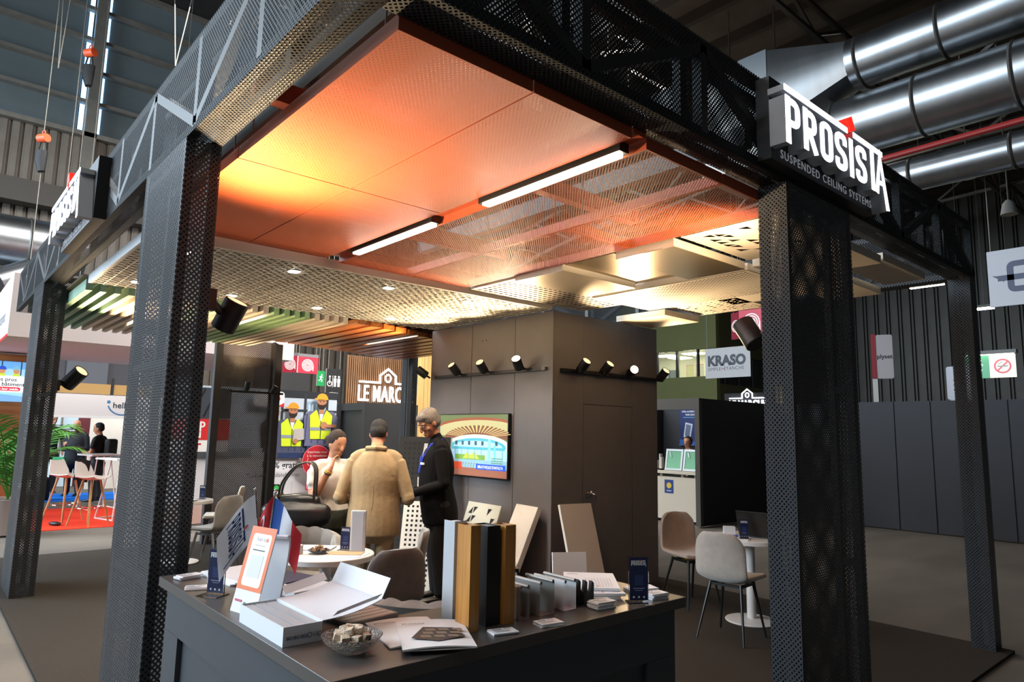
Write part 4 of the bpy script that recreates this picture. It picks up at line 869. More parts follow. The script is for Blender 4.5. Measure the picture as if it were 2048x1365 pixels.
# ---- on the cafe table
T1 = Vector((-4.68, 2.35, .7405))
def on(tbl, r_, f_): return tbl+CR*r_+Vector((-.754,.657,0))*f_
t = thing('small_carton', 'small white carton on the cafe table', 'box', on(T1, -.21, -.06), R(30)); MB().box(-.05,-.032,0,.05,.032,.062).build('carton', paper, t); p = Print(); p.rect(-.05,0,.05,.006,'2a3a80'); p.logo(-.03,.03,.011,ink); p.build('side_print', t, (0,-.0325,0)); p = Print(); p.rect(-.03,0,.03,.006,'2a3a80'); [p.rect(-.025,.02+.008*k,.01,.023+.008*k,'8890a0') for k in range(4)]; p.build('end_print', t, (-.0505,0,0), R(-90))
o = MB().box(-.15,-.1,0,.15,.1,.012).build('brochure_stack', paper, None, on(T1,-.14,.16), R(48)); tag(o, 'white brochures at the rear of the cafe table', 'brochure')
p = Print(); p.logo(-.02,-.06,.022,ink); p.rect(-.1,.03,.06,.06,'d8d4d0'); p.build('cover_print', o, (0,0,.0122), (R(-90),0,0))
o = MB().box(-.13,-.09,0,.13,.09,.003).build('leaflet', paper, None, on(T1,.17,-.05), R(40)); tag(o, 'flat leaflet at the right of the cafe table', 'leaflet'); o = MB().box(-.12,-.07,0,.12,.07,.003).build('leaflet', mat('kraft', 'b89a74', .7), None, on(T1,.15,-.02)+Vector((0,0,.0035)), R(50)); tag(o, 'brown edged leaflet lying on another leaflet', 'leaflet')
acrylic('navy leaflet in acrylic stand on the cafe table', on(T1,.10,.13), R(40)); 
t = thing('white_sample_block', 'tall white sample panel upright on the cafe table', 'sample panel', on(T1,.20,.10), R(45)); MB().box(-.055,-.008,0,.055,.02,.29).build('panel', wside, t, bevel=.003); MB().box(-.042,-.011,.01,.042,-.0085,.28).build('perforated_field', mat('soft_grey', 'c5c7cc', .6), t)
t = thing('glass_dish', 'small glass dish with sweets on the cafe table', 'dish', on(T1,-.05,-.02), 0); MB().lathe([(0,.003),(.03,.0),(.07,.018),(.078,.026),(.068,.02),(.03,.006),(0,.006)], 32).build('dish', glass, t)
swm2 = MB().obox((0,0,0), (.018,.018,.02)).me('sweet', mat('brown_sweet', '9a7d5e', .8, noise=.2, nscale=60))
for k in range(13):
    a = k*2.4; rr = .012+.0033*k; o = obj('sweet', swm2, None, on(T1,-.05,-.02)+Vector((rr*math.cos(a), rr*math.sin(a), .027+.016*(k < 4))), (k, .3*k, k*2)); tag(o, 'brown sweet piled in the small glass dish', 'sweet', 'sweets in the small dish')
# ---- back left table and right table
T2 = Vector((-9.0, 2.6, .7405)); acrylic('navy leaflet stand on the back left table', on(T2,.18,.1), R(45)); o = MB().box(-.1,-.01,0,.1,.01,.28).build('white_board_sample', wside, None, on(T2,-.06,.05), R(45)); tag(o, 'white board standing on the back left table', 'sample panel'); o = MB().lathe([(0,0),(.05,0),(.085,.012),(.08,.014),(0,.006)], 24).build('plate', paper, None, on(T2,.15,-.12)); tag(o, 'small white plate on the back left table', 'plate')
T3 = Vector((-3.36, 5.84, .7355)); acrylic('navy leaflet in acrylic stand on the right table', on(T3,-.10,-.16), R(45))
t = thing('laptop', 'open black laptop half hidden by the wide column', 'laptop', on(T3,.12,.0), R(10)); MB().box(-.17,-.12,0,.17,.12,.018).build('keyboard_base', legblk, t); MB().box(-.17,-.004,0,.17,.004,.23).xf(Matrix.Translation((0,-.125,.015)) @ Matrix.Rotation(R(20),4,'X')).build('screen_lid', legblk, t)
o = MB().box(-.05,-.035,0,.05,.035,.075).build('white_carton', paper, None, on(T3,-.16,.08), R(40)); tag(o, 'white carton at the back of the right table', 'box')
t = thing('lanyard', 'blue lanyard lying in a loop on the right table', 'lanyard', on(T3,-.22,-.06)); MB().tube([(.07*math.cos(a)+.02*math.sin(3*a), .04*math.sin(a)+.015*math.cos(2*a), .008+.01*abs(math.sin(2*a))) for a in [2*math.pi*k/28 for k in range(28)]], .007, 6, closed=True).build('strap', mat('lanyard_blue', '2348b8', .7), t)
o = MB().box(-.1,-.07,0,.1,.07,.004).build('leaflet', paper, None, on(T3,-.17,-.18), R(20)); tag(o, 'white leaflet in front of the blue lanyard', 'leaflet')

# ================================================================ people
def catmull(pts, k=4):
    A = np.array([list(p)+list(r if isinstance(r, (tuple, list)) else (r, r)) for p, r in pts], float); n = len(A); out = []
    for i in range(n-1):
        p0, p1, p2, p3 = A[max(i-1,0)], A[i], A[i+1], A[min(i+2,n-1)]
        for j in range(k):
            t_ = j/k; out.append(.5*((2*p1)+(-p0+p2)*t_+(2*p0-5*p1+4*p2-p3)*t_**2+(-p0+3*p1-3*p2+p3)*t_**3))
    out.append(A[-1]); return [(Vector(o[:3]), (max(o[3], .002), max(o[4], .002))) for o in out]
class Body:
    def __init__(s): s.mb = MB(); s.samples = []
    def tube(s, pts, mi, ref=(1,0,0), n=14, M=None):
        q = catmull(pts)
        if M is not None: q = [(M @ p, r) for p, r in q]; ref = M.to_3x3() @ Vector(ref)
        a, b = q[0], q[-1]                                            # rounded ends
        d0 = (q[0][0]-q[1][0]).normalized(); d1 = (q[-1][0]-q[-2][0]).normalized()
        q = [(a[0]+d0*min(a[1])*.45, (a[1][0]*.55, a[1][1]*.55))]+q+[(b[0]+d1*min(b[1])*.45, (b[1][0]*.55, b[1][1]*.55))]
        s.mb.loft(q, n, mi, ref=ref); s.samples += [(p, max(.004, (r[0]+r[1])/2), mi) for p, r in q]
    def ell(s, c, r, mi, M=None):
        rot = M.to_3x3() if M is not None else None; c = Vector(c); c = M @ c if M is not None else c
        s.mb.ell(c, r, 14, 10, mi, rot); s.samples.append((c, sum(r)/3, mi))
    def mesh(s, name, mats, voxel, iters=3):
        me = s.mb.me('tmp', mats[0]); o = bpy.data.objects.new('tmp', me); COL.objects.link(o)
        md = o.modifiers.new('r', 'REMESH'); md.mode = 'VOXEL'; md.voxel_size = voxel
        dg = bpy.context.evaluated_depsgraph_get(); out = bpy.data.meshes.new_from_object(o.evaluated_get(dg)); bpy.data.objects.remove(o)
        nv = len(out.vertices); co = np.empty(nv*3, np.float32); out.vertices.foreach_get('co', co); co = co.reshape(-1, 3)
        ed = np.empty(len(out.edges)*2, np.int32); out.edges.foreach_get('vertices', ed); ed = ed.reshape(-1, 2)
        for _ in range(iters):
            acc = np.zeros_like(co); cnt = np.zeros((nv, 1), np.float32)
            np.add.at(acc, ed[:,0], co[ed[:,1]]); np.add.at(acc, ed[:,1], co[ed[:,0]]); np.add.at(cnt, ed[:,0], 1); np.add.at(cnt, ed[:,1], 1)
            co = co*.5+acc/np.maximum(cnt, 1)*.5
        out.vertices.foreach_set('co', co.ravel())
        nf = len(out.polygons); fc = np.empty(nf*3, np.float32); out.polygons.foreach_get('center', fc); fc = fc.reshape(-1, 3)
        S = np.array([list(p) for p, r, m_ in s.samples], np.float32); Rr = np.array([r for p, r, m_ in s.samples], np.float32); Mi = np.array([m_ for p, r, m_ in s.samples])
        best = np.full(nf, 1e9, np.float32); idx = np.zeros(nf, np.int32)
        for i in range(len(S)):
            d = np.linalg.norm(fc-S[i], axis=1)/Rr[i]; k_ = d < best; best[k_] = d[k_]; idx[k_] = Mi[i]
        out.materials.clear(); [out.materials.append(x) for x in mats]
        out.polygons.foreach_set('material_index', idx); out.polygons.foreach_set('use_smooth', [True]*nf); out.update(); out.name = name; return out
skin = mat('skin', 'c58c6c', .5, noise=.06, nscale=30); skin2 = mat('skin_tan', 'b0785a', .5, noise=.06, nscale=30)
def hand(B, wrist, d, side, mi, curl=.6, k=1.0):
    """d: direction of the fingers, side: direction of the thumb"""
    w_ = Vector(wrist); d = Vector(d).normalized(); sd = Vector(side); sd = (sd-d*sd.dot(d)).normalized(); nn = d.cross(sd)
    B.tube([(w_, (.03*k,.024*k)), (w_+d*.045*k, (.042*k,.02*k)), (w_+d*.09*k, (.043*k,.017*k))], mi, ref=sd)
    for j, (off, ln) in enumerate(((.032,.072), (.011,.082), (-.011,.076), (-.031,.058))):
        b = w_+d*.092*k+sd*off*k; p1 = b+(d*math.cos(curl*.5)-nn*math.sin(curl*.5))*ln*.45*k; p2 = p1+(d*math.cos(curl*1.3)-nn*math.sin(curl*1.3))*ln*.35*k; p3 = p2+(d*math.cos(curl*2)-nn*math.sin(curl*2))*ln*.25*k
        B.tube([(b, .0095*k), (p1, .009*k), (p2, .008*k), (p3, .007*k)], mi, n=8)
    b = w_+d*.03*k+sd*.035*k; B.tube([(b, .013*k), (b+(d*.6+sd*.8)*.035*k, .011*k), (b+(d*.95+sd*.75)*.06*k, .009*k)], mi, n=8)
def person(label, loc, hd, stature, mats, torso, arms, legs=None, head=(0, 0), hair=None, voxel=.0075, extras=None, hands=None, lean=0, sk=0):
    """mats: [skin, top, trousers, shoes, sleeve]; torso rings (z, hx, hy, y0); arms: list of (side, elbow, wrist, bare)"""
    k = stature/1.78; t = thing('person', label, 'person', loc, hd, 'people on the fair'); B = Body()
    Ml = Matrix.Translation((0,0,.9)) @ Matrix.Rotation(lean, 4, 'X') @ Matrix.Translation((0,0,-.9)); Sc = Matrix.Scale(k, 4)
    T = Sc @ Ml
    B.tube([((0, r[3], r[0]), (r[1], r[2])) for r in torso], 1, M=T, n=22)
    for s_ in (-1, 1): B.tube([((s_*.06,0,1.435), (.05,.06)), ((s_*.14,-.005,1.425), (.055,.065)), ((s_*.195,-.005,1.385), (.062,.066))], 1, ref=(0,1,0), M=T)
    for (s_, el, wr, bare) in arms:
        sh = Vector((s_*.205,-.005,1.375)); el = Vector(el); wr = Vector(wr); md = (sh+el)/2
        if bare:
            B.tube([(sh, .06), (sh.lerp(el,.3), .058), (sh.lerp(el,.52), .058)], 4, M=T); B.tube([(sh.lerp(el,.5), .045), (sh.lerp(el,.75), .042), (el, .038), (el.lerp(wr,.3), .039), (el.lerp(wr,.7), .031), (wr, .025)], 0, M=T)
        else: B.tube([(sh, .066), (md, .064), (sh.lerp(el,.85), .058), (el, .055), (el.lerp(wr,.4), .05), (wr, .04)], 4, M=T)
    lg = legs or [(-1, (-.11,.02,.5), (-.12,-.02,.09)), (1, (.11,.02,.5), (.12,-.02,.09))]
    for (s_, kn, an) in lg:
        kn = Vector(kn); an = Vector(an); hp = Vector((s_*.095,0,.88))
        B.tube([(hp, (.105,.115)), (hp.lerp(kn,.5), (.092,.10)), (kn, (.075,.08)), (kn.lerp(an,.5), (.068,.075)), (an, (.062,.07))], 2, M=Sc)
        B.tube([(an+Vector((0,-.03,-.045)), (.036,.038)), (an+Vector((0,.06,-.052)), (.044,.034)), (an+Vector((0,.16,-.06)), (.042,.026)), (an+Vector((0,.215,-.066)), (.026,.018))], 3, M=Sc)
    yaw, pitch = head; H0 = Vector((0,.0,1.50)); N = T @ Matrix.Translation(H0) @ Matrix.Rotation(yaw, 4, 'Z') @ Matrix.Rotation(pitch, 4, 'X')
    B.tube([((0,-.005,1.43), .06), ((0,0,1.50), .056)], 0, M=T); B.tube([((0,-.005,-.02), .056), ((0,.005,.07), .054)], 0, M=N)
    hz = lambda z, a, b, y: ((0, y, z), (a, b))
    B.tube([hz(.045,.028,.03,.068), hz(.062,.044,.05,.055), hz(.09,.058,.074,.034), (((0,.022,.125)), (.067,.088)), hz(.165,.073,.096,.012), hz(.205,.075,.098,.006), hz(.24,.068,.088,.0), hz(.265,.048,.06,-.004)], 0, M=N, n=20)
    B.tube([((0,.108,.165), .009), ((0,.122,.14), .012), ((0,.124,.122), .013), ((0,.114,.112), .011)], 0, M=N, n=8); [B.ell((s_*.013,.115,.118), (.010,.011,.009), 0, N) for s_ in (-1, 1)]
    [B.ell((s_*.032,.092,.18), (.024,.014,.008), 0, N) for s_ in (-1, 1)]; [B.ell((s_*.043,.066,.125), (.022,.02,.022), 0, N) for s_ in (-1, 1)]; [B.ell((s_*.076,.0,.145), (.010,.02,.033), 0, N) for s_ in (-1, 1)]
    B.ell((0,.102,.088), (.022,.012,.006), 0, N); B.ell((0,.099,.077), (.019,.013,.007), 0, N); B.ell((0,.088,.055), (.022,.018,.016), 0, N)
    for hnd in (hands or []): hand(B, T @ Vector(hnd[0]), T.to_3x3() @ Vector(hnd[1]), T.to_3x3() @ Vector(hnd[2]), 0, hnd[3], k)
    me = B.mesh('body', mats, voxel); body = obj('body', me, t)
    f = lambda *p: N @ Vector(p)
    for s_ in (-1, 1):
        MB().ell(f(s_*.031,.0945,.158), (.012*k,.008*k,.007*k), 10, 8, rot=N.to_3x3().normalized()).build('eye', mat('eye_white', 'cfc4ba', .3), t); MB().ell(f(s_*.031,.101,.1575), (.0062*k,.004*k,.0062*k), 10, 8).build('iris', mat('iris', '20140e', .2), t)
        MB().tube([f(s_*.014,.106,.176), f(s_*.032,.106,.183), f(s_*.05,.092,.178)], .004*k, 6).build('eyebrow', hair[1] if hair else mat('brow', '4a3a2e', .8), t)
    MB().tube([f(-.022,.101,.083), f(-.01,.112,.084), f(.01,.112,.084), f(.022,.101,.083)], .0022*k, 6).build('mouth', mat('lip', '9a564e', .5), t)
    if hair:
        Bh = Body()
        for c, r in hair[0]: Bh.ell(c, r, 0, N)
        obj('hair', Bh.mesh('hair', [hair[1]], voxel*.9, 2), t)
    return t, T, N
grey_hair = mat('grey_hair', '756a60', .7, noise=.4, nscale=90, bump=.8, bscale=160); dark_hair = mat('dark_hair', '120e0c', .7, noise=.3, nscale=90, bump=.6, bscale=200); brown_hair = mat('brown_hair', '281a12', .8, noise=.2, nscale=80, bump=.5, bscale=160)
short = [((0,-.01,.203), (.086,.110,.100)), ((0,-.03,.155), (.081,.088,.08))]
suit = mat('black_suit', '0b0b0d', .9, noise=.15, nscale=40, spec=.2); linen = mat('beige_linen', 'a58c66', .85, noise=.1, nscale=30, bump=.35, bscale=25, sheen=.2); khaki = mat('khaki_trousers', '6f685a', .85, noise=.1, nscale=20, bump=.3, bscale=18); blackm = mat('black_cloth', '121214', .8); shoe = mat('black_shoe', '0e0e0e', .35)
jack = [(.72,.215,.155,0), (.82,.215,.16,0), (.95,.205,.155,.0), (1.08,.20,.15,.005), (1.22,.205,.15,.0), (1.34,.20,.13,-.005), (1.42,.15,.10,-.01), (1.475,.08,.075,-.005)]
jackb = [(z, a*1.04, b*1.12, y+.025*math.exp(-((z-1.02)/.16)**2)) for z, a, b, y in jack]
# man in black suit
t, T, N = person('man in black suit with blue lanyard looking down, hands clasped', (-5.62, 4.0, 0), head_(-.42, -.91), 1.86, [skin2, suit, blackm, shoe, suit], jackb,
    [(1, (.30,-.03,1.08), (.07,.28,.98), False), (-1, (-.28,.0,1.08), (-.06,.29,1.0), False)], head=(R(22), R(-24)), hair=(short+[((.0,.045,.235), (.072,.07,.045))], grey_hair), hands=[((.06,.29,.975), (-.55,.55,-.2), (0,.5,.8), 1.0), ((-.05,.30,1.0), (.55,.6,-.25), (0,.5,.8), .9)], lean=R(-5))
lany = mat('lanyard_cloth', '1c3fc0', .6)
for s_ in (-1, 1): MB().tube([T @ Vector(p_) for p_ in ((s_*.07,-.05,1.48), (s_*.08,.065,1.44), (s_*.055,.145,1.32), (s_*.012,.178,1.18))], .010, 6).build('lanyard_strap', lany, t)
MB().obox(T @ Vector((0,.192,1.10)), (.06,.006,.09)).build('badge', paper, t); MB().obox(T @ Vector((-.09,.158,1.27)), (.05,.012,.02), Matrix.Rotation(R(30), 3, 'Z')).build('name_tag', paper, t)
MB().grid(lambda u, v: T @ Vector(((u-.5)*.10*(1-v)+.0, .135-.02*(1-v)+.045*v-.05*(abs(u-.5)), 1.45-.30*v)), 6, 8).build('shirt_front', mat('striped_shirt', 'b9b5b0', .7, noise=.3, nscale=50), t)
# man in beige jacket
t, T, N = person('man in beige linen jacket seen from behind', (-5.53, 3.22, 0), head_(-.80, .60), 1.735, [skin2, linen, khaki, shoe, linen], [(z*1.0, a*1.12, b*1.05, y) for z, a, b, y in jack],
    [(1, (.315,-.04,1.04), (.20,.26,1.02), False), (-1, (-.315,-.04,1.04), (-.20,.26,1.02), False)], head=(0, R(-32)), hair=([((0,-.012,.20), (.083,.107,.098)), ((0,-.03,.15), (.079,.086,.07))], dark_hair), hands=[((.20,.27,1.02), (-.3,.8,-.1), (-.8,0,.4), .9), ((-.20,.27,1.02), (.3,.8,-.1), (.8,0,.4), .9)])
MB().tube([T @ Vector(p_) for p_ in ((-.085,.03,1.475), (-.08,-.055,1.50), (0,-.088,1.505), (.08,-.055,1.50), (.085,.03,1.475))], .022, 8).build('collar', linen, t)
MB().bar(T @ Vector((0,-.164,.735)), T @ Vector((0,-.163,.98)), .006, .004).build('back_vent', mat('linen_shade_seam', '6e5a3c', .9), t); MB().tube([T @ Vector((0,y_,z_)) for y_, z_ in ((-.163,.98), (-.156,1.1), (-.158,1.22), (-.142,1.34), (-.112,1.43))], .003, 6).build('back_seam', linen, t)
# woman
tee = mat('white_tee', 'ded6cc', .8, noise=.05, nscale=20, bump=.2, bscale=18); olive = mat('olive_trousers', '2c3026', .8, noise=.15, nscale=15, bump=.3, bscale=14)
tor = [(.93,.165,.125,0), (1.0,.16,.12,.0), (1.1,.15,.115,.005), (1.22,.16,.13,.015), (1.32,.16,.125,.01), (1.40,.14,.095,0), (1.46,.075,.07,0)]
t, T, N = person('woman in white tee raising her hand to her mouth', (-6.02, 3.05, 0), head_(.93, -.12), 1.60, [skin, tee, olive, shoe, tee], tor,
    [(1, (.235,.09,1.10), (.11,.225,1.41), True), (-1, (-.24,.0,1.08), (-.22,.08,.84), True)], head=(R(14), R(-12)), hair=([((0,-.004,.205), (.091,.116,.110)), ((0,-.04,.15), (.086,.085,.075)), ((0,-.14,.17), (.052,.05,.055))], brown_hair), hands=[((.108,.226,1.415), (-.38,-.30,.85), (-.3,-.6,.2), .5), ((-.22,.08,.83), (0,.1,-1), (.3,.9,0), .4)])
B = Body(); B.tube([((0,0,.98), (.172,.125)), ((0,0,.9), (.19,.14)), ((0,0,.8), (.20,.135))], 0, n=20, M=T); obj('trouser_hips', B.mesh('trouser_hips', [olive], .01), t)
for i, c in enumerate(('2a201a', 'b08a3a', 'c09a50')): a = T @ Vector((.130,.203,1.36)); b = T @ Vector((.119,.215,1.39)); d = (b-a).normalized(); q = a+d*.013*i; MB().loft([(q-d*.004, .034), (q, .037), (q+d*.004, .034)], 18).build('bracelet', mat('bracelet_'+c, c, .4, metal=.5 if i else 0), t)
wT = Matrix.Translation((-6.02, 3.05, 0)) @ Matrix.Rotation(head_(.93, -.12), 4, 'Z') @ T
bagm = mat('black_leather', '101012', .35, noise=.2, nscale=10, bump=.5, bscale=14)
t = thing('shoulder_bag', "large black leather bag hanging from the woman's shoulder", 'bag', (-5.90, 2.69, .78), head_(.657, .754)); t.scale = (1.1, 1.25, 1.15); B = Body(); B.tube([((0,-.24,.06), (.05,.07)), ((.0,-.2,.07), (.085,.10)), ((0,-.05,.06), (.10,.13)), ((0,.1,.07), (.09,.11)), ((0,.2,.09), (.05,.07))], 0, ref=(1,0,0)); B.tube([((0,-.16,.17), (.04,.05)), ((0,0,.18), (.05,.06)), ((0,.12,.17), (.04,.05))], 0)
obj('bag_body', B.mesh('bag_body', [bagm], .009), t)
for sx in (-.035, .035): MB().loft([(p_, (.02,.007)) for p_, _ in catmull([(q_, .01) for q_ in [(sx,-.15,.2), (sx,-.13,.32), (sx-.02,-.05,.44), (sx-.05,.04,.475), (sx-.03,.09,.42), (sx,.1,.3), (sx,.1,.2)]])], 8, ref=(1,0,0)).build('strap', bagm, t)
MB().cyl((-.05,-.15,.22), (.05,-.15,.22), .014, n=12).build('buckle', mat('brass', 'a08a58', .3, metal=1), t)
# ---- visitors at the far booth
navyj = mat('navy_jacket', '14161f', .8)
person('bald man in dark jacket reading beside the palm', (-18.6, 2.95, 0), head_(.75, -.5), 1.74, [skin, navyj, blackm, shoe, navyj], jackb, [(1, (.26,.02,1.08), (.12,.28,1.16), False), (-1, (-.26,.02,1.08), (-.1,.28,1.1), False)], head=(R(10), R(-28)), voxel=.013, hands=[((.12,.28,1.16), (-.3,.6,.4), (0,.5,.8), .8)])
person('man in black tee partly behind the far left column', (-19.6, 2.58, 0), head_(.8, .2), 1.86, [skin, blackm, blackm, shoe, blackm], tor, [(1, (.25,.0,1.08), (.22,.12,.85), True), (-1, (-.25,0,1.08), (-.22,.12,.85), True)], head=(0, R(-8)), hair=(short, dark_hair), voxel=.013)
t, T, N = person('man in black tee with backpack holding a tablet', (-17.0, 3.12, 0), head_(-.62, -.75), 1.66, [skin, blackm, mat('grey_trousers', '2c2c30', .8), shoe, blackm], tor, [(1, (.25,.03,1.10), (.18,.28,1.12), True), (-1, (-.25,.03,1.10), (-.15,.28,1.12), True)], head=(R(10), R(-12)), hair=(short, dark_hair), voxel=.013)
wT = Matrix.Translation((-17.0, 3.12, 0)) @ Matrix.Rotation(head_(-.62, -.75), 4, 'Z') @ T; o = MB().obox((0,0,0), (.3,.16,.42)).build('backpack', mat('backpack_black', '18181a', .7), None, wT @ Vector((0,-.27,1.2)), head_(-.62, -.75), bevel=.05); tag(o, 'black backpack worn by the man with the tablet', 'backpack')
o = MB().obox((0,0,0), (.2,.012,.26)).build('tablet', mat('tablet_grey', '3a4a66', .3), None, wT @ Vector((.02,.46,1.15)), (R(-30), 0, head_(-.62, -.75))); tag(o, 'tablet computer held by the man with the backpack', 'tablet')
t, T, N = person('man with glasses sitting behind the white booth counter', (-8.42, 12.3, 0), head_(-.35, -.93), 1.62, [skin, mat('pink_shirt', 'c9a49a', .8), blackm, shoe, mat('pink_shirt', 'c9a49a', .8)], tor, [(1, (.25,.03,1.08), (.18,.2,1.0), False), (-1, (-.25,.03,1.08), (-.15,.2,1.0), False)], head=(R(20), R(-5)), hair=(short+[((0,.02,.25), (.07,.075,.04))], dark_hair), voxel=.012)
for s_ in (-1, 1): MB().tube([N @ Vector((s_*.033+.024*math.cos(a), .112, .156+.019*math.sin(a))) for a in [2*math.pi*k/14 for k in range(14)]], .0035, 5, closed=True).build('glasses_rim', blk, t)
# ================================================================ poster wall behind the stand
F90 = R(90)
def hose(p, x, z, r, col='f0e8e8'):
    for k in range(4): p.ring(x, z, r*(1-.24*k), r*.13, col)
    p.rect(x+r*.9, z-r*.9, x+r*1.05, z, col)
t = thing('poster_wall', 'large printed wall with three workers in yellow vests', 'poster wall', (-12.5, 3.3, 0)); MB().box(-.15, 0, 0, 0, 3.03, 2.34).build('wall_board', mat('poster_board', 'cfd2d8', .6), t)
p = Print(step=.0012); p.rect(0,0,3.03,2.34,'e4e2e6'); p.rect(0,1.08,3.03,2.34,'b9c4d0'); p.rect(1.7,2.2,3.03,2.34,'23262b')
for x in (1.9, 2.35, 2.8): p.rect(x,1.5,x+.05,2.3,'2c3138')
p.rect(1.7,1.95,3.03,1.99,'2c3138'); p.rect(2.42,1.55,2.78,2.15,'8fb0cc'); [p.rect(2.44+.07*k,1.6,2.47+.07*k,2.1,'c8d6e2') for k in range(4)]
p.poly([(0,1.08),(3.03,1.12),(3.03,1.3),(0,1.22)], '9aa3ad'); p.poly([(1.4,1.08),(2.1,1.1),(2.3,1.3),(1.4,1.25)], 'c9ccd2')
def worker(x, zt, s, helmet, vest, skinc, shirt, beard, flip=1, laptop=False):
    X = lambda a: x+a*s*flip; Z = lambda a: zt+a*s
    q = lambda pts, c: p.poly([(X(a), Z(b)) for a, b in pts], c)
    q([(-.26,-.95),(.26,-.95),(.22,-.6),(-.22,-.6)], '24345c'); q([(-.30,-.85),(-.34,-.3),(-.24,-.2),(.24,-.2),(.34,-.3),(.30,-.85)], shirt)
    for k in range(5): q([(-.31+.13*k,-.8),(-.29+.13*k,-.8),(-.27+.13*k,-.25),(-.29+.13*k,-.25)], '3a4464')
    q([(-.2,-.72),(-.23,-.28),(-.1,-.17),(0,-.4),(.1,-.17),(.23,-.28),(.2,-.72)], vest); q([(-.06,-.2),(.06,-.2),(0,-.42)], 'd8dadf')
    q([(-.205,-.56),(.205,-.56),(.21,-.5),(-.21,-.5)], '8f97a2'); q([(-.005,-.72),(.008,-.72),(.008,-.38),(-.005,-.38)], '3a4a2a')
    q([(-.05,-.24),(.05,-.24),(.045,-.1),(-.045,-.1)], skinc); p.disc(X(0), Z(-.03), .092*s, skinc, .125*s)
    if beard: p.poly([(X(a),Z(b)) for a,b in ((-.09,-.04),(-.085,-.11),(-.04,-.165),(.04,-.165),(.085,-.11),(.09,-.04),(.05,-.075),(-.05,-.075))], '2b1c16')
    p.rect(X(-.05), Z(-.02), X(-.02), Z(-.008), '2b1c16') if flip > 0 else None; q([(.02,-.02),(.05,-.02),(.05,-.008),(.02,-.008)], '2b1c16'); q([(-.03,-.085),(.03,-.085),(.03,-.076),(-.03,-.076)], '8a4a40')
    p.poly([(X(.115*math.cos(R(a))), Z(.03+.11*math.sin(R(a)))) for a in range(0, 181, 15)], helmet); q([(-.15,.02),(.12,.02),(.12,.045),(-.15,.045)], helmet)
    if laptop: q([(.02,-.62),(.30,-.58),(.32,-.36),(.04,-.38)], 'b8b0ac'); p.disc(X(.08), Z(-.62), .05*s, skinc)
worker(1.80, 1.93, .78, 'c9c4bc', 'c8e02a', 'b57a5a', '2a2c30', False); worker(2.12, 1.98, .95, 'e8982a', 'd2e62e', 'b57a5a', '4a4f68', True, 1, True); worker(2.68, 2.17, 1.02, 'e8a22e', 'd2e62e', 'b87d5c', '6a6a88', True)
p.disc(2.74, 1.70, .07, 'b87d5c'); p.rect(2.74,1.66,3.0,1.72,'b87d5c')
p.rrect(1.35,2.02,1.92,2.30,.06,'f0eeec'); p.text(1.60,2.13,'veb',.17,'d8541e',bold=.004); p.text(1.72,2.045,'BTP',.07,'d8a08a'); p.poly([(1.78,2.02),(1.92,2.02),(1.92,2.1)],'c82a2a')
p.rect(.0,1.40,.95,1.76,'d62a2a'); p.text(.22,1.62,'es p',.20,'f4f0ee',bold=.006); p.text(.2,1.44,'bâti',.20,'f4f0ee',bold=.006); p.rect(0,1.2,.95,1.395,'f0eeec'); p.text(.22,1.25,'eur',.2,'c82a2a',bold=.006); p.rect(.0,1.77,.95,2.3,'3a4048'); [p.line([(.1+.2*k,1.8),(.3+.2*k,2.28)],.03,'15181c') for k in range(4)]
p.text(1.58,.90,'100% gratuit',.16,'22252c',bold=.003); p.text(1.3,.74,'Toutes nos plateformes',.105,'4a4d55')
p.rrect(1.80,.48,1.93,.61,.025,'17191c'); p.disc(1.865,.545,.045,'35b84a'); p.text(1.865,.40,'SPOTIFY',.055,'4a4d55','C'); p.rect(2.15,.42,2.155,.65,'9a9aa0')
p.rrect(2.42,.48,2.55,.61,.025,'d8406a'); p.rrect(2.445,.505,2.525,.585,.02,'f0dce0'); p.rrect(2.455,.515,2.515,.575,.015,'d8603a'); p.text(2.48,.40,'INSTA',.055,'4a4d55','C')
p.rect(0,0,3.03,.30,'e8c0b4'); p.text(1.62,.20,'ment ?',.085,'3a3a42'); p.rrect(2.02,.175,2.75,.265,.04,'c8283a'); p.text(2.08,.195,'Demandez',.075,'f4e4e4',bold=.002)
p.disc(2.62,1.02,.30,'c8242e',n=36); p.ring(2.62,1.02,.30,.015,'e07a80'); p.text(2.62,1.17,'Inscrivez-vous',.07,'f4e4e4','C'); p.text(2.62,1.10,'à la newsletter',.07,'f4e4e4','C'); p.line([(2.44,1.08),(2.41,1.0),(2.46,.93)],.008,'f4e4e4'); p.rrect(2.53,.80,2.74,1.03,.02,'f0eeee'); p.rect(2.555,.825,2.715,1.005,'c9c6c6')
p.build('wall_print', t, (.003, 0, 0), F90)
# black booth box with door
t = thing('black_booth', 'black box booth with a recessed door beside the poster wall', 'booth', (-11.6, 6.45, 0)); bb = mat('booth_black', '2a2b2d', .6); MB().box(-1.6, .05, 0, 0, 1.2, 2.14).build('booth_body', bb, t)
for a in ((-1.6,.01,2.0,0,.0495,2.14), (-1.6,.01,0,-.95,.0495,1.999), (-.12,.01,0,0,.0495,1.999)): MB().box(*a).build('frame_board', bb, t)
MB().cyl((-.85,.05,1.05), (-.85,-.01,1.05), .012, n=8).bar((-.85,-.01,1.05), (-.75,-.01,1.05), .012).build('door_handle', chrome, t)
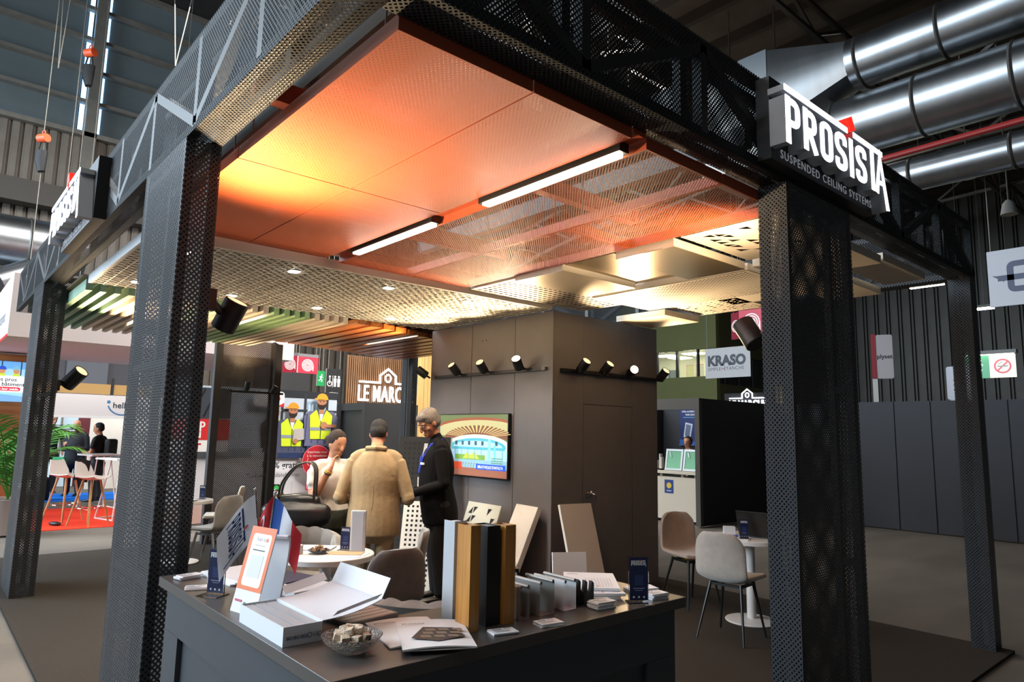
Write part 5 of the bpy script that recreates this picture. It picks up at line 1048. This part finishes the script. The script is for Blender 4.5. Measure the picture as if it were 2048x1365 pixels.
# slatted wall with glowing letters
def marche(label, loc, rz, wd_, ht, slat_h, dark='6a4a2e'):
    t = thing('slatted_sign_wall', label, 'sign wall', loc, rz, 'slatted sign walls')
    if wd_:
        MB().box(0, .05, 0, wd_, .12, slat_h).build('backing', mat('slat_back', '2a1c12', .8), t); mb = MB(); n = int(wd_/.06)
        for k in range(n): mb.box(k*wd_/n, 0, 0, k*wd_/n+.035, .05, slat_h)
        o = mb.build('slats', wood('slat_'+dark, dark, '8a6544', 'Z', .6, 3), t); o['kind'] = 'stuff'
    return t
glow = emis('letter_glow', 'f2f6ff', 1.8)
def marche_text(t, x, z, W):
    vs, fs, a, b = text_mesh('LE MARCHE', .5, .02, 1, 1.08, .002); h = max(v[1] for v in vs); s = W/1.73
    vs = [((v[0]-a)*W/(b-a), v[1]*.42*s/h, v[2]) for v in vs]
    for V_, F_ in islands(vs, fs): MB().add([(x+v[0], -.03-v[2], z+v[1]) for v in V_], F_).build('letter', glow, t)
    mb = MB()
    for q in ribbon([(x+a*s, z+b*s) for a, b in [(0,.5),(.62,.5),(.62,.70),(.86,.88),(1.10,.70),(1.10,.5),(1.73,.5)]], .05*s): mb.prism(q, (0,-.03,0), (1,0,0), (0,0,1), (0,-.02,0))
    mb.build('house_outline', glow, t); mb = MB()
    for q in ribbon([(x+(.86+.08*math.cos(a))*s, z+(.63+.10*math.sin(a))*s) for a in [2*math.pi*k/20 for k in range(20)]], .04*s, True): mb.prism(q, (0,-.03,0), (1,0,0), (0,0,1), (0,-.02,0))
    mb.build('ring_mark', glow, t)
t = marche('slatted wooden wall with glowing market lettering behind the men', (-16, 8.35, 0), F90, 2.1, 3.6, 3.55); marche_text(t, .33, 2.38, 1.73)
o = MB().box(-.1, 0, 0, 0, .9, 4.0).build('pine_wall', wood('pine_board', 'c9a05e', 'ddb878', 'Z', .6, 3), None, (-15.6, 10.3, 0)); tag(o, 'pale pine wall strip left of the dark tower', 'wall panel')
for k in range(7): MB().box(.001, .02+k*.125, 0, .02, .135+k*.125, 4.0).build('board', MC['pine_board'], o)
o = MB().box(-.2, 0, 0, 0, 1.4, 3.4).build('hall_partition', mat('hall_partition', '2c2c2e', .8), None, (-17, 6.4, 0)); tag(o, 'dark partition behind the fire hose sign', 'partition')
# hanging signs
redm = mat('sign_red', 'b8203a', .5)
def sign_box(name, label, loc, rz, wd_, ht, pr, top=None, dp=.05, group='hall signs'):
    t = thing(name, label, 'sign', loc, rz, group); MB().box(0, .001, 0, wd_, dp, ht).build('board', mat('sign_body', 'b8b8b8', .6), t)
    if pr: pr.build('sign_print', t)
    if top: MB().box(0, -.004, ht, wd_, dp, ht+top).build('top_band', mat('sign_top_grey', '6c6c70', .6), t)
    for x in (.05, wd_-.05): MB().cyl((x, dp/2, ht+(top or 0)), (x, dp/2, (10.59 if loc[1] > 9 else 16.49)-loc[2]), .008, n=6).build('hanger', steel, t)
    return t
p = Print(step=.001); p.rect(0,0,.52,.38,'b8203a'); hose(p,.26,.19,.14); sign_box('fire_hose_sign', 'red fire hose sign above the poster wall', (-15, 6.55, 2.9), F90, .52, .38, p, .07)
p = Print(step=.001); p.rect(0,0,.35,.38,'a01c34'); hose(p,.18,.19,.13); sign_box('fire_hose_sign', 'angled red fire hose sign beside the other one', (-15.2, 6.3, 2.9), R(40), .35, .38, p, .07)
p = Print(step=.001); p.rect(0,0,.62,.62,'c02440'); hose(p,.30,.32,.21); sign_box('fire_hose_sign', 'large red fire hose sign by the wide right column', (-8.18, 14, 3.88), 0, .62, .62, p)
p = Print(step=.001); p.rect(0,0,.3,.62,'7e1a30'); hose(p,.15,.3,.14); sign_box('fire_hose_sign', 'dark red side of the hose sign near the column', (-8.5, 14.2, 3.88), R(-20), .3, .62, p)
def man_pict(p, x, z, s, c): p.disc(x, z+.9*s, .1*s, c, n=12); p.rrect(x-.14*s, z+.35*s, x+.14*s, z+.76*s, .05*s, c); p.rect(x-.11*s, z, x-.015*s, z+.4*s, c); p.rect(x+.015*s, z, x+.11*s, z+.4*s, c)
p = Print(step=.001); p.rect(0,0,.42,.85,'101112'); man_pict(p,.24,.4,.28,'e8e8e8'); man_pict(p,.34,.4,.28,'e8e8e8'); p.disc(.09,.65,.025,'e8e8e8',n=10); p.ring(.09,.47,.07,.02,'e8e8e8'); p.rect(.08,.47,.1,.62,'e8e8e8'); p.rect(.165,.38,.175,.68,'e8e8e8'); p.text(.21,.22,'toilettes',.07,'e8e8e8','C'); sign_box('toilet_sign', 'black toilet sign with white pictograms', (-16, 7.78, 2.3), F90, .42, .85, p)
def run_pict(p, x, z, s, c): p.disc(x+.1*s, z+.9*s, .09*s, c, n=12); p.line([(x+.05*s,z+.75*s),(x-.05*s,z+.4*s)],.16*s,c); p.line([(x-.05*s,z+.42*s),(x+.16*s,z+.25*s),(x+.08*s,z)],.09*s,c); p.line([(x-.05*s,z+.42*s),(x-.15*s,z+.2*s),(x-.32*s,z+.18*s)],.09*s,c); p.line([(x+.02*s,z+.72*s),(x+.25*s,z+.55*s)],.07*s,c); p.line([(x+.02*s,z+.72*s),(x-.22*s,z+.62*s)],.07*s,c)
p = Print(emit=.5, step=.001); p.rect(0,0,.2,.38,'1d7a44'); run_pict(p,.1,.1,.2,'f0f4f0'); sign_box('exit_sign', 'small green exit sign left of the toilet sign', (-16.05, 7.56, 2.7), F90, .2, .38, p)
p = Print(emit=.75, step=.001); p.rect(0,0,.62,.62,'1a7a48'); run_pict(p,.36,.12,.42,'e6ecd8'); p.rect(.62,0,1.22,.62,'d8d2b8'); p.ring(.92,.31,.2,.045,'b02430'); p.line([(.78,.17),(1.06,.45)],.04,'b02430'); p.rect(.80,.29,1.04,.325,'6a6a60'); p.line([(.82,.36),(.88,.40),(.92,.44)],.02,'6a6a60'); t = sign_box('no_smoking_sign', 'lit green exit and no smoking sign on the dark wall', (-6.0, 22, 3.37), 0, 1.22, .62, p); MB().box(-.05,-.14,.64,1.27,.05,.74).build('lamp_bar', mat('lamp_bar', '8a8a86', .5), t); MB().box(.02,-.12,.625,1.2,.0,.638).build('lamp_tube', emis('sign_tube', 'f0f0d0', 4), t)
p = Print(step=.0008); p.rect(0,0,1.32,.8,'a8a9ac'); p.text(.08,.34,'KRASO',.36,'2a2f3a',bold=.02,squeeze=.97); p.text(.08,.2,'SIMPLE+ÉTANCHE',.125,'3a3f4a',squeeze=.98,spacing=1.1); p.rect(.55,.225,.59,.245,'c03050'); sign_box('hanging_banner', 'grey hanging banner with bold dark lettering near the green wall', (-10.38, 16, 3.18), 0, 1.32, .8, p, dp=.02)
p = Print(step=.0008); p.rect(0,0,1.6,.85,'a6a8b0'); p.line(rounded([(.12,.42),(.62,.42),(.62,.62),(.28,.62),(.28,.24),(.64,.24)],.06), .085, '2a3350'); p.poly([(.05,.47),(.2,.36),(.2,.45)],'2a3350'); p.line([(.74,.24),(.74,.62)],.08,'c02848'); p.line(rounded([(.9,.24),(.9,.62),(1.2,.62),(1.2,.24)],.06),.085,'2a3350'); sign_box('hanging_banner', 'grey hanging banner with a bold letter at the right edge', (-2.87, 12, 3.63), 0, 1.6, .85, p, dp=.03)
t = thing('totem_sign', 'white rounded totem with small lettering and red edge', 'sign', (-6.12, 16, 0), R(25)); MB().box(.0,.0,0,.1,.06,3.0).build('pole', mat('totem_pole', 'c0bdb8', .5), t); MB().box(0,-.01,2.98,.09,.08,3.98).build('red_edge', mat('totem_red', '8a2c34', .5), t); MB().prism(rounded([(.09,0),(.42,0),(.42,.98),(.09,.98)],.05,True), (0,.0,2.98), (1,0,0), (0,0,1), (0,.06,0)).build('panel', mat('totem_white', 'a8a2a4', .5), t); p = Print(step=.001); p.text(.26,.45,'plyset',.13,'2e3040','C',bold=.003); p.build('totem_print', t, (0,-.002,2.98))
t = thing('totem_sign', 'white totem half hidden behind the far right column', 'sign', (-4.68, 16, 0)); MB().prism(rounded([(0,0),(.5,0),(.5,.68),(0,.68)],.05,True), (0,0,2.48), (1,0,0), (0,0,1), (0,.06,0)).build('panel', mat('totem_white2', 'b4b6c0', .5), t); MB().box(.05,.0,0,.45,.05,2.475).build('pole', MC['totem_pole'], t); p = Print(step=.001); [p.disc(.14,.2+.1*k,.02,'8a5a5a' if k else '3a3a44',n=10) for k in range(3)]; p.build('totem_print', t, (0,-.002,2.48))
o = MB().box(-.06,0,0,.06,.1,4.6).build('timber_post', mat('pale_post', '8f8674', .6), None, (-5.87, 14.3, 0)); tag(o, 'slim pale post right of the wide column', 'post')
# ================================================================ neighbouring booth and dark partitions
dk = mat('partition_navy', '2a2c33', .7, noise=.08, nscale=4); dk2 = mat('partition_black', '1f1f22', .7, noise=.08, nscale=4); dk3 = mat('partition_grey', '45433f', .7)
o = struct('wall_partition_back', MB().box(-12, 14.02, 0, 4, 14.1, 2.36), dk)
for a, b in ((-12,-9.2), (-9.2,-7.3), (-7.28,-6.2), (-6.2,-5.0), (-5.0,-4.38), (-4.38,-3.2), (-3.2,-2.0), (-2.0,-.8), (-.8,.6)): MB().box(a+.012, 14.0, 0, b-.012, 14.019, 2.355).build('panel', dk, o)
o = struct('wall_partition_side', MB().box(-7.39, 11.1, 0, -7.31, 13.99, 2.34), dk2)
o = struct('trim_1', MB().box(-12, 11.0, 2.13, -7.29, 11.09, 2.34).box(-7.39, 11.0, 0, -7.29, 11.09, 2.129), dk3)
struct('wall_partition_end', MB().box(-10.4, 11.6, 0, -10.3, 13.99, 2.3), dk2)
t = thing('booth_counter', 'white counter inside the neighbouring dark booth', 'counter', (-8.45, 11.3, 0)); cw = mat('booth_white', 'c2bcae', .6); MB().box(-.9,0,.03,.92,.5,.84).build('front', cw, t); MB().box(-.85,.04,0,.88,.46,.03).build('plinth', dk2, t); MB().box(-.95,-.04,.90,.97,.5,.95).build('top_shelf', cw, t); [MB().box(x,.05,.84,x+.06,.12,.90).build('spacer', cw, t) for x in (-.5,0,.5,.8)]; p = Print(step=.001); p.rect(.15,.52,.36,.78,'1c3a78'); p.disc(.255,.67,.06,'c8b040',n=8); p.rect(.2,.56,.31,.58,'a8b8d8'); p.build('sticker', t, (0,-.001,0))
alu = mat('alu_frame', 'b8bcbc', .35, metal=.5); mint = mat('mint_board', '6fb08e', .6)
for i, (x, lab) in enumerate(((-8.2, 'left framed mint access panel on the booth counter'), (-7.78, 'right framed mint access panel on the booth counter'))):
    t = thing('access_panel', lab, 'access panel', (x, 11.45, .957), 0, 'mint access panels'); rot = Matrix.Rotation(R(-10), 4, 'X'); MB().box(-.16,.0,.04,.16,.02,.38).xf(rot).build('board', mint, t)
    for a in ((-.2,-.01,0,.2,.03,.04), (-.2,-.01,.38,.2,.03,.42), (-.2,-.01,.0405,-.16,.03,.3795), (.16,-.01,.0405,.2,.03,.3795)): MB().box(*a).xf(rot).build('frame_bar', alu, t)
    MB().bar((-.1,-.01,.36), (-.06,-.01,.26), .02).xf(rot).build('latch', alu, t)
for i, (x, w_, h_) in enumerate(((-8.85,.12,.2), (-8.62,.1,.24), (-8.48,.06,.32))):
    o = MB().box(-w_/2,-.04,.0,-w_/2+.03,.04,h_).box(w_/2-.03,-.04,0,w_/2,.04,h_*.8).box(-w_/2,-.04,0,w_/2,.04,.03).build('profile_sample', mat('sample_white', 'b8b4ac', .5), None, (x, 11.45, .951)); tag(o, ['short white profile sample at the left of the booth counter', 'white profile sample on the booth counter beside the short one', 'slim tall profile sample next to the mint panel'][i], 'sample')
t = thing('hanging_poster', 'navy poster of a steel access panel in the dark booth', 'poster', (-9.78, 13.95, 1.42)); MB().box(0,0,0,.6,.006,.86).build('sheet', navy, t); MB().cyl((-.02,0,.86), (.62,0,.86), .012, n=8).build('top_rail', alu, t); MB().cyl((-.02,0,0), (.62,0,0), .012, n=8).build('bottom_rail', alu, t); p = Print(step=.001); p.rect(0,0,.6,.86,'14245a'); p.text(.3,.78,'STEEL ACCESS PANEL',.05,'e8ecf4','C',bold=.001); p.text(.3,.705,'PUSH LOCK',.05,'e8ecf4','C',bold=.001); p.rect(.1,.65,.5,.665,'5a9ac0'); p.poly([(.1,.2),(.28,.1),(.36,.5),(.16,.54)],'b8c0cc'); p.poly([(.14,.23),(.26,.16),(.32,.47),(.18,.5)],'5a6480'); [p.ring(.43,.47-.08*k,.016,.004,'c8d4e8') for k in range(4)]; [p.rect(.47,.465-.08*k,.54,.475-.08*k,'c8d4e8') for k in range(4)]; p.poly([(0,.0),(.6,0),(.6,.14),(.3,.07),(0,.14)],'2a56a0'); p.build('poster_print', t, (0,-.002,0))
o = MB().ell((0,0,.03), (.16,.07,.05), 12, 8).build('yellow_cloth', mat('yellow_cloth', 'a89a20', .8), None, (-5.6, 8.05, -.025), .5); tag(o, 'yellow cloth lying on the floor beside the tower', 'cloth')
# green building with lit office windows
gw = mat('green_render', '5e6138', .8, noise=.05, nscale=2); gwd = mat('green_render_shaded_side', '47492c', .8)  # second render is darker: shade of the turned side put into the colour
t = thing('green_building', 'olive green office block with lit windows inside the hall', 'building', (-12.55, 20, 0))
for a in ((-6,0,0,0,.2,3.66), (-6,0,4.6,0,.2,7.5)): MB().box(*a).build('front_wall', gw, t)
for a in ((-.2,.2,0,0,6,3.4), (-.2,.2,4.4,0,6,7.5)): MB().box(*a).build('side_wall', gwd, t)
MB().box(-6,1.5,3.4,-.2,1.6,4.8).build('office_back_wall', mat('office_wall_glowing', 'c9c4a0', .8, emit=.35, ecol='c9c8a0'), t)  # wall glows by itself, standing in for the room light
for k in range(7): MB().box(-5.9+k*.85,.05,3.661,-5.84+k*.85,.15,4.599).build('window_mullion', blk, t)
for k in range(6): MB().box(-5.84+k*.85,.08,3.661,-5.05+k*.85,.1,4.599).build('pane', mat('office_glass', 'dfe8e0', .05, trans=1, alpha=.25), t)
p = Print(emit=.35, step=.002)  # office boards share the painted-in room glow
for k in range(5): p.rect(-2.2+.42*k,.2,-1.88+.42*k,.75,'a8a488' if k % 2 else 'b8b070'); p.line([(-2.2+.42*k,.2),(-2.2+.42*k,.75),(-1.88+.42*k,.75)],.02,'b85a70')
p.rect(-3.0,.0,-2.5,.6,'2a4458'); p.build('office_boards', t, (0,1.49,3.5)); [MB().box(-2.8+k*1.2,.5,4.52,-2.1+k*1.2,.8,4.55).build('office_lamp', tubem, t) for k in range(2)]
MB().box(-.16,.3,3.401,-.05,5.9,4.399).build('side_glazing', mat('dark_glass', '14161a', .1), t)
for k in range(6): MB().box(-.04,.5+k*.9,3.401,.01,.56+k*.9,4.399).build('side_mullion', blk, t)
t = marche('glowing market lettering half hidden behind the dark partition', (-10.95, 18, 0), 0, 0, 0, 0); MB().box(-.1,.0,0,1.3,.1,2.9).build('low_board', dk2, t); marche_text(t, .08, 2.42, 1.15)
o = MB().box(-.12,0,0,.12,.1,3.05).build('pine_end_board', MC['pine_board'], None, (-9.30, 17.85, -.02)); tag(o, 'pine board next to the half hidden glowing letters', 'board')
# ================================================================ left background
fas = mat('fascia_white', 'cfc3c2', .6)
t = thing('white_fascia', 'large white hanging fascia behind the green baffles', 'fascia', (-13, 1.0, 2.96)); MB().box(-4,0,0,0,4.6,1.0).build('fascia_box', fas, t); MB().box(-4,-.012,0,0,-.001,.03).build('red_line', dot_red, t); p = Print(step=.001); p.text(-1.6,.3,'batimat',.3,'8a8a90'); p.build('fascia_print', t, (0,-.002,0))
t = thing('screen_booth', 'wooden booth wall carrying a bright advertising screen', 'booth', (-16, -.6, 0)); wl = wood('booth_oak', '9a6e42', 'b88a58', 'Y', .5, 2); MB().box(-.3,0,0,-.02,2.25,2.02).build('lower_wall', wl, t); MB().box(-.3,0,2.79,.02,2.25,2.92).build('top_rail', wl, t); MB().box(-.3,0,2.021,-.03,2.25,2.789).build('screen_body', blk, t)
p = Print(emit=1.0, step=.001); p.rect(0,0,2.22,.76,'8ab4dc'); p.rect(0,.62,2.22,.76,'5a92c8'); [p.rect(.9+.3*k,.5,.92+.3*k,.76,'2a3a4c') for k in range(5)]
for x, c in ((1.82,'2446a8'), (2.04,'6a9ab0'), (1.55,'e0a030')): p.disc(x,.58,.05,'a87858',.06); p.poly([(x+.065*math.cos(R(a)), .6+.07*math.sin(R(a))) for a in range(0,181,20)], c); p.poly([(x-.08,.46),(x+.08,.46),(x+.04,.53),(x-.04,.53)],'a8b838')
p.rect(0,.18,2.22,.48,'f0f2f4'); p.text(2.06,.385,'des pros',.1,'22262c','R',bold=.002); p.text(2.19,.295,'du bâtiment',.1,'22262c','R',bold=.002); p.rrect(1.5,.20,2.13,.275,.035,'d8283c'); p.text(2.1,.217,'fait leur média',.06,'f4e8e8','R',bold=.001); p.poly([(0,0),(2.22,0),(2.22,.1),(1.4,.18),(0,.15)],'6a98c0'); p.build('screen_print', t, (-.025,0,2.025), F90)
o = MB().box(0,0,0,.05,.12,.9).build('gold_frame_edge', mat('gold_frame', 'a89040', .4), None, (-15.2, .95, 1.9)); tag(o, 'gold edged board at the left picture border', 'board'); MB().box(0,0,-1.925,.04,.1,0).build('stand_leg', blk, o)
t = thing('booth_fascia', 'white booth fascia with blue smile logo', 'fascia', (-19, 2.3, 1.82)); MB().box(-.1,0,0,0,3.2,.52).build('board', mat('smile_white', 'd8d2d0', .6), t); MB().box(-.12,0,-.04,.01,3.2,-.001).build('lower_trim', mat('trim_white', 'e6e4e2', .5), t); p = Print(step=.001); p.disc(1.30,.36,.04,'4a7aa8'); p.ring(1.60,.38,.34,.03,'4a7aa8',200,330); p.text(1.40,.22,'hello',.2,'26303a',bold=.002); p.build('fascia_print', t, (.002,0,0), F90)
for y in (0.05, 3.1): MB().box(-.08,y,-1.84,-.02,y+.06,-.041).build('post', mat('trim_white', 'e6e4e2', .5), t)
o = MB().box(-.1,0,0,0,2.2,2.4).build('white_booth_wall', mat('booth_wall_white', 'd8d0c4', .7), None, (-20.6, 3.55, -.02)); tag(o, 'white booth wall behind the man with the backpack', 'wall panel')
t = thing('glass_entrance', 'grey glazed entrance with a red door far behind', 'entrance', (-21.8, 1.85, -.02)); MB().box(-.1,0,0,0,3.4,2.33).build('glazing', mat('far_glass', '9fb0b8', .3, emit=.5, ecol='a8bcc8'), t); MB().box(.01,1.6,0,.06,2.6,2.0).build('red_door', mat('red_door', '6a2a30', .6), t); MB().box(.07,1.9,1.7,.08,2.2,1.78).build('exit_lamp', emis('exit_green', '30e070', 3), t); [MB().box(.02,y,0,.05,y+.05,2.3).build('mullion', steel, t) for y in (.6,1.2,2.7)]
o = thing('mezzanine', 'grey mezzanine with brown papered parapet above the booth', 'mezzanine', (-22.3, 1.5, 2.35)); MB().box(-2.2,0,.0,-.05,5.5,.12).build('deck', mat('mezz_deck', '58585c', .7), o); [MB().box(0,.1+k*1.35,.13,.04,1.38+k*1.35,.42).build('paper_panel', mat('kraft_paper', 'a8824e', .8), o) for k in range(4)]; [MB().box(0,y,.1,.06,y+.06,.6).build('rail_post', blk, o) for y in (.02,1.4,2.75,4.1)]; MB().box(-2.2,0,.121,-2.1,5.5,2.4).build('rear_wall', mat('mezz_wall', '4a4a50', .7), o); MB().box(-2.09,1.9,.121,-2.0,3.0,2.0).build('shutter', mat('mezz_shutter', '5e6068', .6), o); MB().box(-1.0,3.5,.121,-.4,3.55,1.0).build('white_banner', emis('banner_white', 'dfe6ee', .5), o)
MB().box(-.05,-.5,-2.37,0,-.4,.0).box(-.05,5.3,-2.37,0,5.4,0).build('support', steel, o)
t = thing('lighting_truss', 'silver lighting truss with lit lamps under the fascia', 'truss', (-19.5, 2.6, 3.45)); mb = MB(); [mb.bar((0,0,z), (0,2.4,z), .03) for z in (0,.2)]; mb.build('chord', alu, t); [MB().bar((0,k*.3,0 if k % 2 else .2), (0,k*.3+.3,.2 if k % 2 else 0), .015).build('web_bar', alu, t) for k in range(8)]; MB().bar((0,.1,-.08), (0,1.6,-.08), .03).build('strip_light', emis('truss_strip', 'd8ecff', 6), t)
for k in range(7): q = MB().loft([((0,.35+k*.28,-.08), .03), ((.02,.35+k*.28,-.2), .07)], 14).build('par_lamp', alu, t); MB().loft([((.021,.35+k*.28,-.203), .062), ((.0215,.35+k*.28,-.206), .062)], 14).build('lens', emis('par_lens', 'dff0ff', 9), q)
for y in (.2, 2.2): MB().cyl((0,y,.2), (0,y,13.04), .008, n=6).build('hanger', steel, t)
# palm
t = thing('potted_palm', 'green palm in a white pot at the left border', 'plant', (-12.75, 1.22, -.02)); t.scale = (1.15, 1.15, 1.2); MB().lathe([(0,0),(.2,0),(.24,.02),(.28,.42),(.29,.44),(.26,.44),(.25,.40),(0,.40)], 28).build('pot', mat('pot_white', 'b8a8a4', .6), t); MB().lathe([(0,.40),(.25,.405),(0,.43)], 20).build('soil', mat('soil', '3a2a1e', .9), t)
leafm = mat('palm_leaf', '3f7a26', .5, noise=.25, nscale=8); rnd = random.Random(2)
for k in range(15):
    a = 2*math.pi*k/15+rnd.uniform(-.2,.2); ln = rnd.uniform(.9,1.4); rise = rnd.uniform(.8,1.45); pts = [Vector((math.cos(a)*ln*.62*s**1.3, math.sin(a)*ln*.62*s**1.3, .42+rise*1.25*s-.55*rise*s**3)) for s in [j/10 for j in range(11)]]
    fr = MB().tube(pts, .008, 6).build('frond', leafm, t); mb = MB()
    for j in range(2, 11):
        for sd in (-1, 1):
            d = (pts[j]-pts[j-1]).normalized(); sdv = d.cross(Vector((0,0,1))).normalized()*sd; L_ = .30*math.sin(math.pi*(j/11))+.08
            for h_ in (0, .5):
                b = pts[j]-d*h_*.09; tip = b+sdv*L_*.8+d*L_*.7-Vector((0,0,L_*.25)); mid = b.lerp(tip,.5)+Vector((0,0,.02)); n_ = d*.016; mb.add([b-n_*.4, mid-n_, tip, mid+n_, b+n_*.4], [(0,1,2,3,4)])
    q = mb.build('leaflets', leafm, fr); q['kind'] = 'stuff'
for k in range(3): MB().grid(lambda u, v: Vector((.2+.12*k+(u-.5)*.13*math.sin(math.pi*min(1,v+.05)), .15-.08*k+.1*v, .5+.5*v-.1*v*v+.12*k)), 4, 8).build('broad_leaf', mat('broad_leaf', '4a8a2a', .45), t)
# bar stools and high tables
oakl = wood('stool_oak', 'b5824e', 'cc9c66', 'Z', .5, 5); seatw = mat('stool_shell', 'd8ccc4', .4)
def stool(label, loc, rz):
    t = thing('bar_stool', label, 'bar stool', loc, rz, 'white bar stools')
    def S(u, v):
        if v < .6: q = v/.6; y, z = .2-.34*q, .745-.02*math.sin(q*3)
        else: q = (v-.6)/.4; y, z = -.14-.09*q, .745+.27*q**1.1
        return Vector(((u-.5)*.40*(1-.3*max(0,v-.75)/.25), y, z+.05*abs(u*2-1)**2.5*(1 if v < .6 else .4)))
    MB().grid(S, 10, 16, thick=-.012).build('shell', seatw, t, angle=80)
    for sx in (-1,1):
        for sy in (-1,1): MB().cyl((sx*.09,sy*.08,.735), (sx*.22,sy*.2,0), .018, .014, 8).build('leg', oakl, t)
    MB().tube([(.2*math.cos(a), .185*math.sin(a), .28) for a in [2*math.pi*k/24 for k in range(24)]], .009, 6, closed=True).build('foot_ring', chrome, t)
stool('white bar stool without anything on it', (-14.0, 2.13, -.015), head_(.75,.6)); stool('white bar stool with a black jacket over it', (-13.25, 2.38, -.015), head_(.75,.6))
o = MB().grid(lambda u, v: Vector((-13.42-.02*v+.02*math.sin(u*6), 2.16+.2*u-.02*v, 1.05-.36*v+.03*math.sin(u*5))), 8, 8, thick=.03).build('draped_jacket', mat('jacket_black', '141416', .8)); tag(o, 'black jacket draped over the bar stool', 'jacket')
def hightable(label, loc, rz, w_=.7):
    t = thing('high_table', label, 'high table', loc, rz, 'high tables'); MB().box(-w_/2,-.3,1.03,w_/2,.3,1.06).build('top', tablew, t)
    for sx in (-1,1):
        for sy in (-1,1): MB().cyl((sx*.15,sy*.12,1.03), (sx*.28,sy*.25,0), .012, n=8).build('leg', tablew, t)
    MB().bar((-.28,-.25,.012), (.28,-.25,.012), .02).bar((-.28,.25,.012), (.28,.25,.012), .02).bar((-.28,-.25,.012), (-.28,.25,.012), .02).build('foot_frame', tablew, t)
hightable('white high table nearest the bar stools', (-13.9, 2.95, -.015), .3); hightable('white high table in front of the backpack man', (-15.8, 2.95, -.015), .2)
o = MB().ell((0,0,.04), (.09,.06,.05), 12, 8).build('orange_pouch', mat('orange_pouch', 'd89a50', .7), None, (-13.75, 3.0, 1.057)); tag(o, 'orange pouch on the nearest high table', 'pouch'); o = MB().box(-.12,-.1,0,.12,.1,.02).build('black_tablet', blk, None, (-14.0, 2.92, 1.046), .4); tag(o, 'black tablet lying on the nearest high table', 'tablet')
o = MB().box(0,0,0,.06,.5,.98).build('low_white_wall', mat('low_wall', 'd6dae4', .5), None, (-12.95, 2.72, -.02)); tag(o, 'low white wall end at the red carpet edge', 'wall panel')
o = MB().ell((0,0,.03), (.12,.05,.035), 12, 8).build('black_pouch', blk, None, (-13.45, 1.95, -.015), .6); tag(o, 'small black pouch dropped on the red carpet', 'pouch')
o = MB().obox((0,0,.25), (.3,.22,.5)).build('rucksack', MC['backpack_black'], None, (-18.0, 2.3, -.02), .4, bevel=.06); tag(o, 'black rucksack on the floor behind the palm', 'rucksack')
o = MB().obox((0,0,0), (.3,.1,.34)).build('green_carrier_bag', mat('carrier_green', '1f8a52', .5), None, (-18.35, 2.62, .72), .6, bevel=.01); tag(o, 'green carrier bag held by the bald man', 'bag')
# hoists with chain bags
orange = mat('hoist_orange', 'd8542a', .5); bagb = mat('chain_bag', '17181a', .7)
for x, y, z, s, lab in ((-19.8, 2.55, 11.2, 1.0, 'upper orange chain hoist with hanging black bag'), (-17.9, 1.6, 7.95, .85, 'lower orange chain hoist with hanging black bag')):
    t = thing('chain_hoist', lab, 'hoist', (x, y, z), .6, 'chain hoists'); MB().cyl((-.13*s,0,0), (.13*s,0,0), .11*s, n=18).build('motor', orange, t); MB().tube([(.05*s*math.cos(a), 0, .16*s+.05*s*math.sin(a)) for a in [2*math.pi*k/14 for k in range(14)]], .014*s, 6, closed=True).build('hook_ring', orange, t)
    MB().tube([(-.05*s,0,-.05*s), (-.14*s,0,-.38*s)], .02*s, 6).tube([(.05*s,0,-.05*s), (.12*s,0,-.38*s)], .02*s, 6).build('bag_strap', bagb, t); MB().loft([((0,0,-.36*s), (.17*s,.11*s)), ((-.01*s,0,-.6*s), (.17*s,.12*s)), ((.05*s,0,-.92*s), (.09*s,.07*s))], 14, ref=(1,0,0)).build('chain_bag', bagb, t); MB().cyl((.02*s,.02,-.05), (.02*s,.02,-3.5), .008, n=6).build('load_chain', steel, t); MB().cyl((0,0,.2*s), (0,0,16.49-z), .008, n=6).build('suspension_chain', steel, t)
for i, (x, y, z) in enumerate(((-18.2, 1.75, 9.8), (-15.6, 3.6, 9.5), (-14, 4.2, 10), (-14.5, 4.6, 9.8))):
    o = MB().cyl((x, y, z), (x+.2, y+.3, 12.15 if i else 16.49), .01, n=5).cyl((x, y, z), (x-.1, y-.2, 12.15 if i else 16.49), .01, n=5).build('rigging_wire', steel); tag(o, ['pair of thin rigging wires above the lower hoist', 'thin rigging wires above the left beam', 'thin rigging wires right of the louvre post', 'thin rigging wires close to the mesh beam top'][i], 'wire', 'rigging wires')
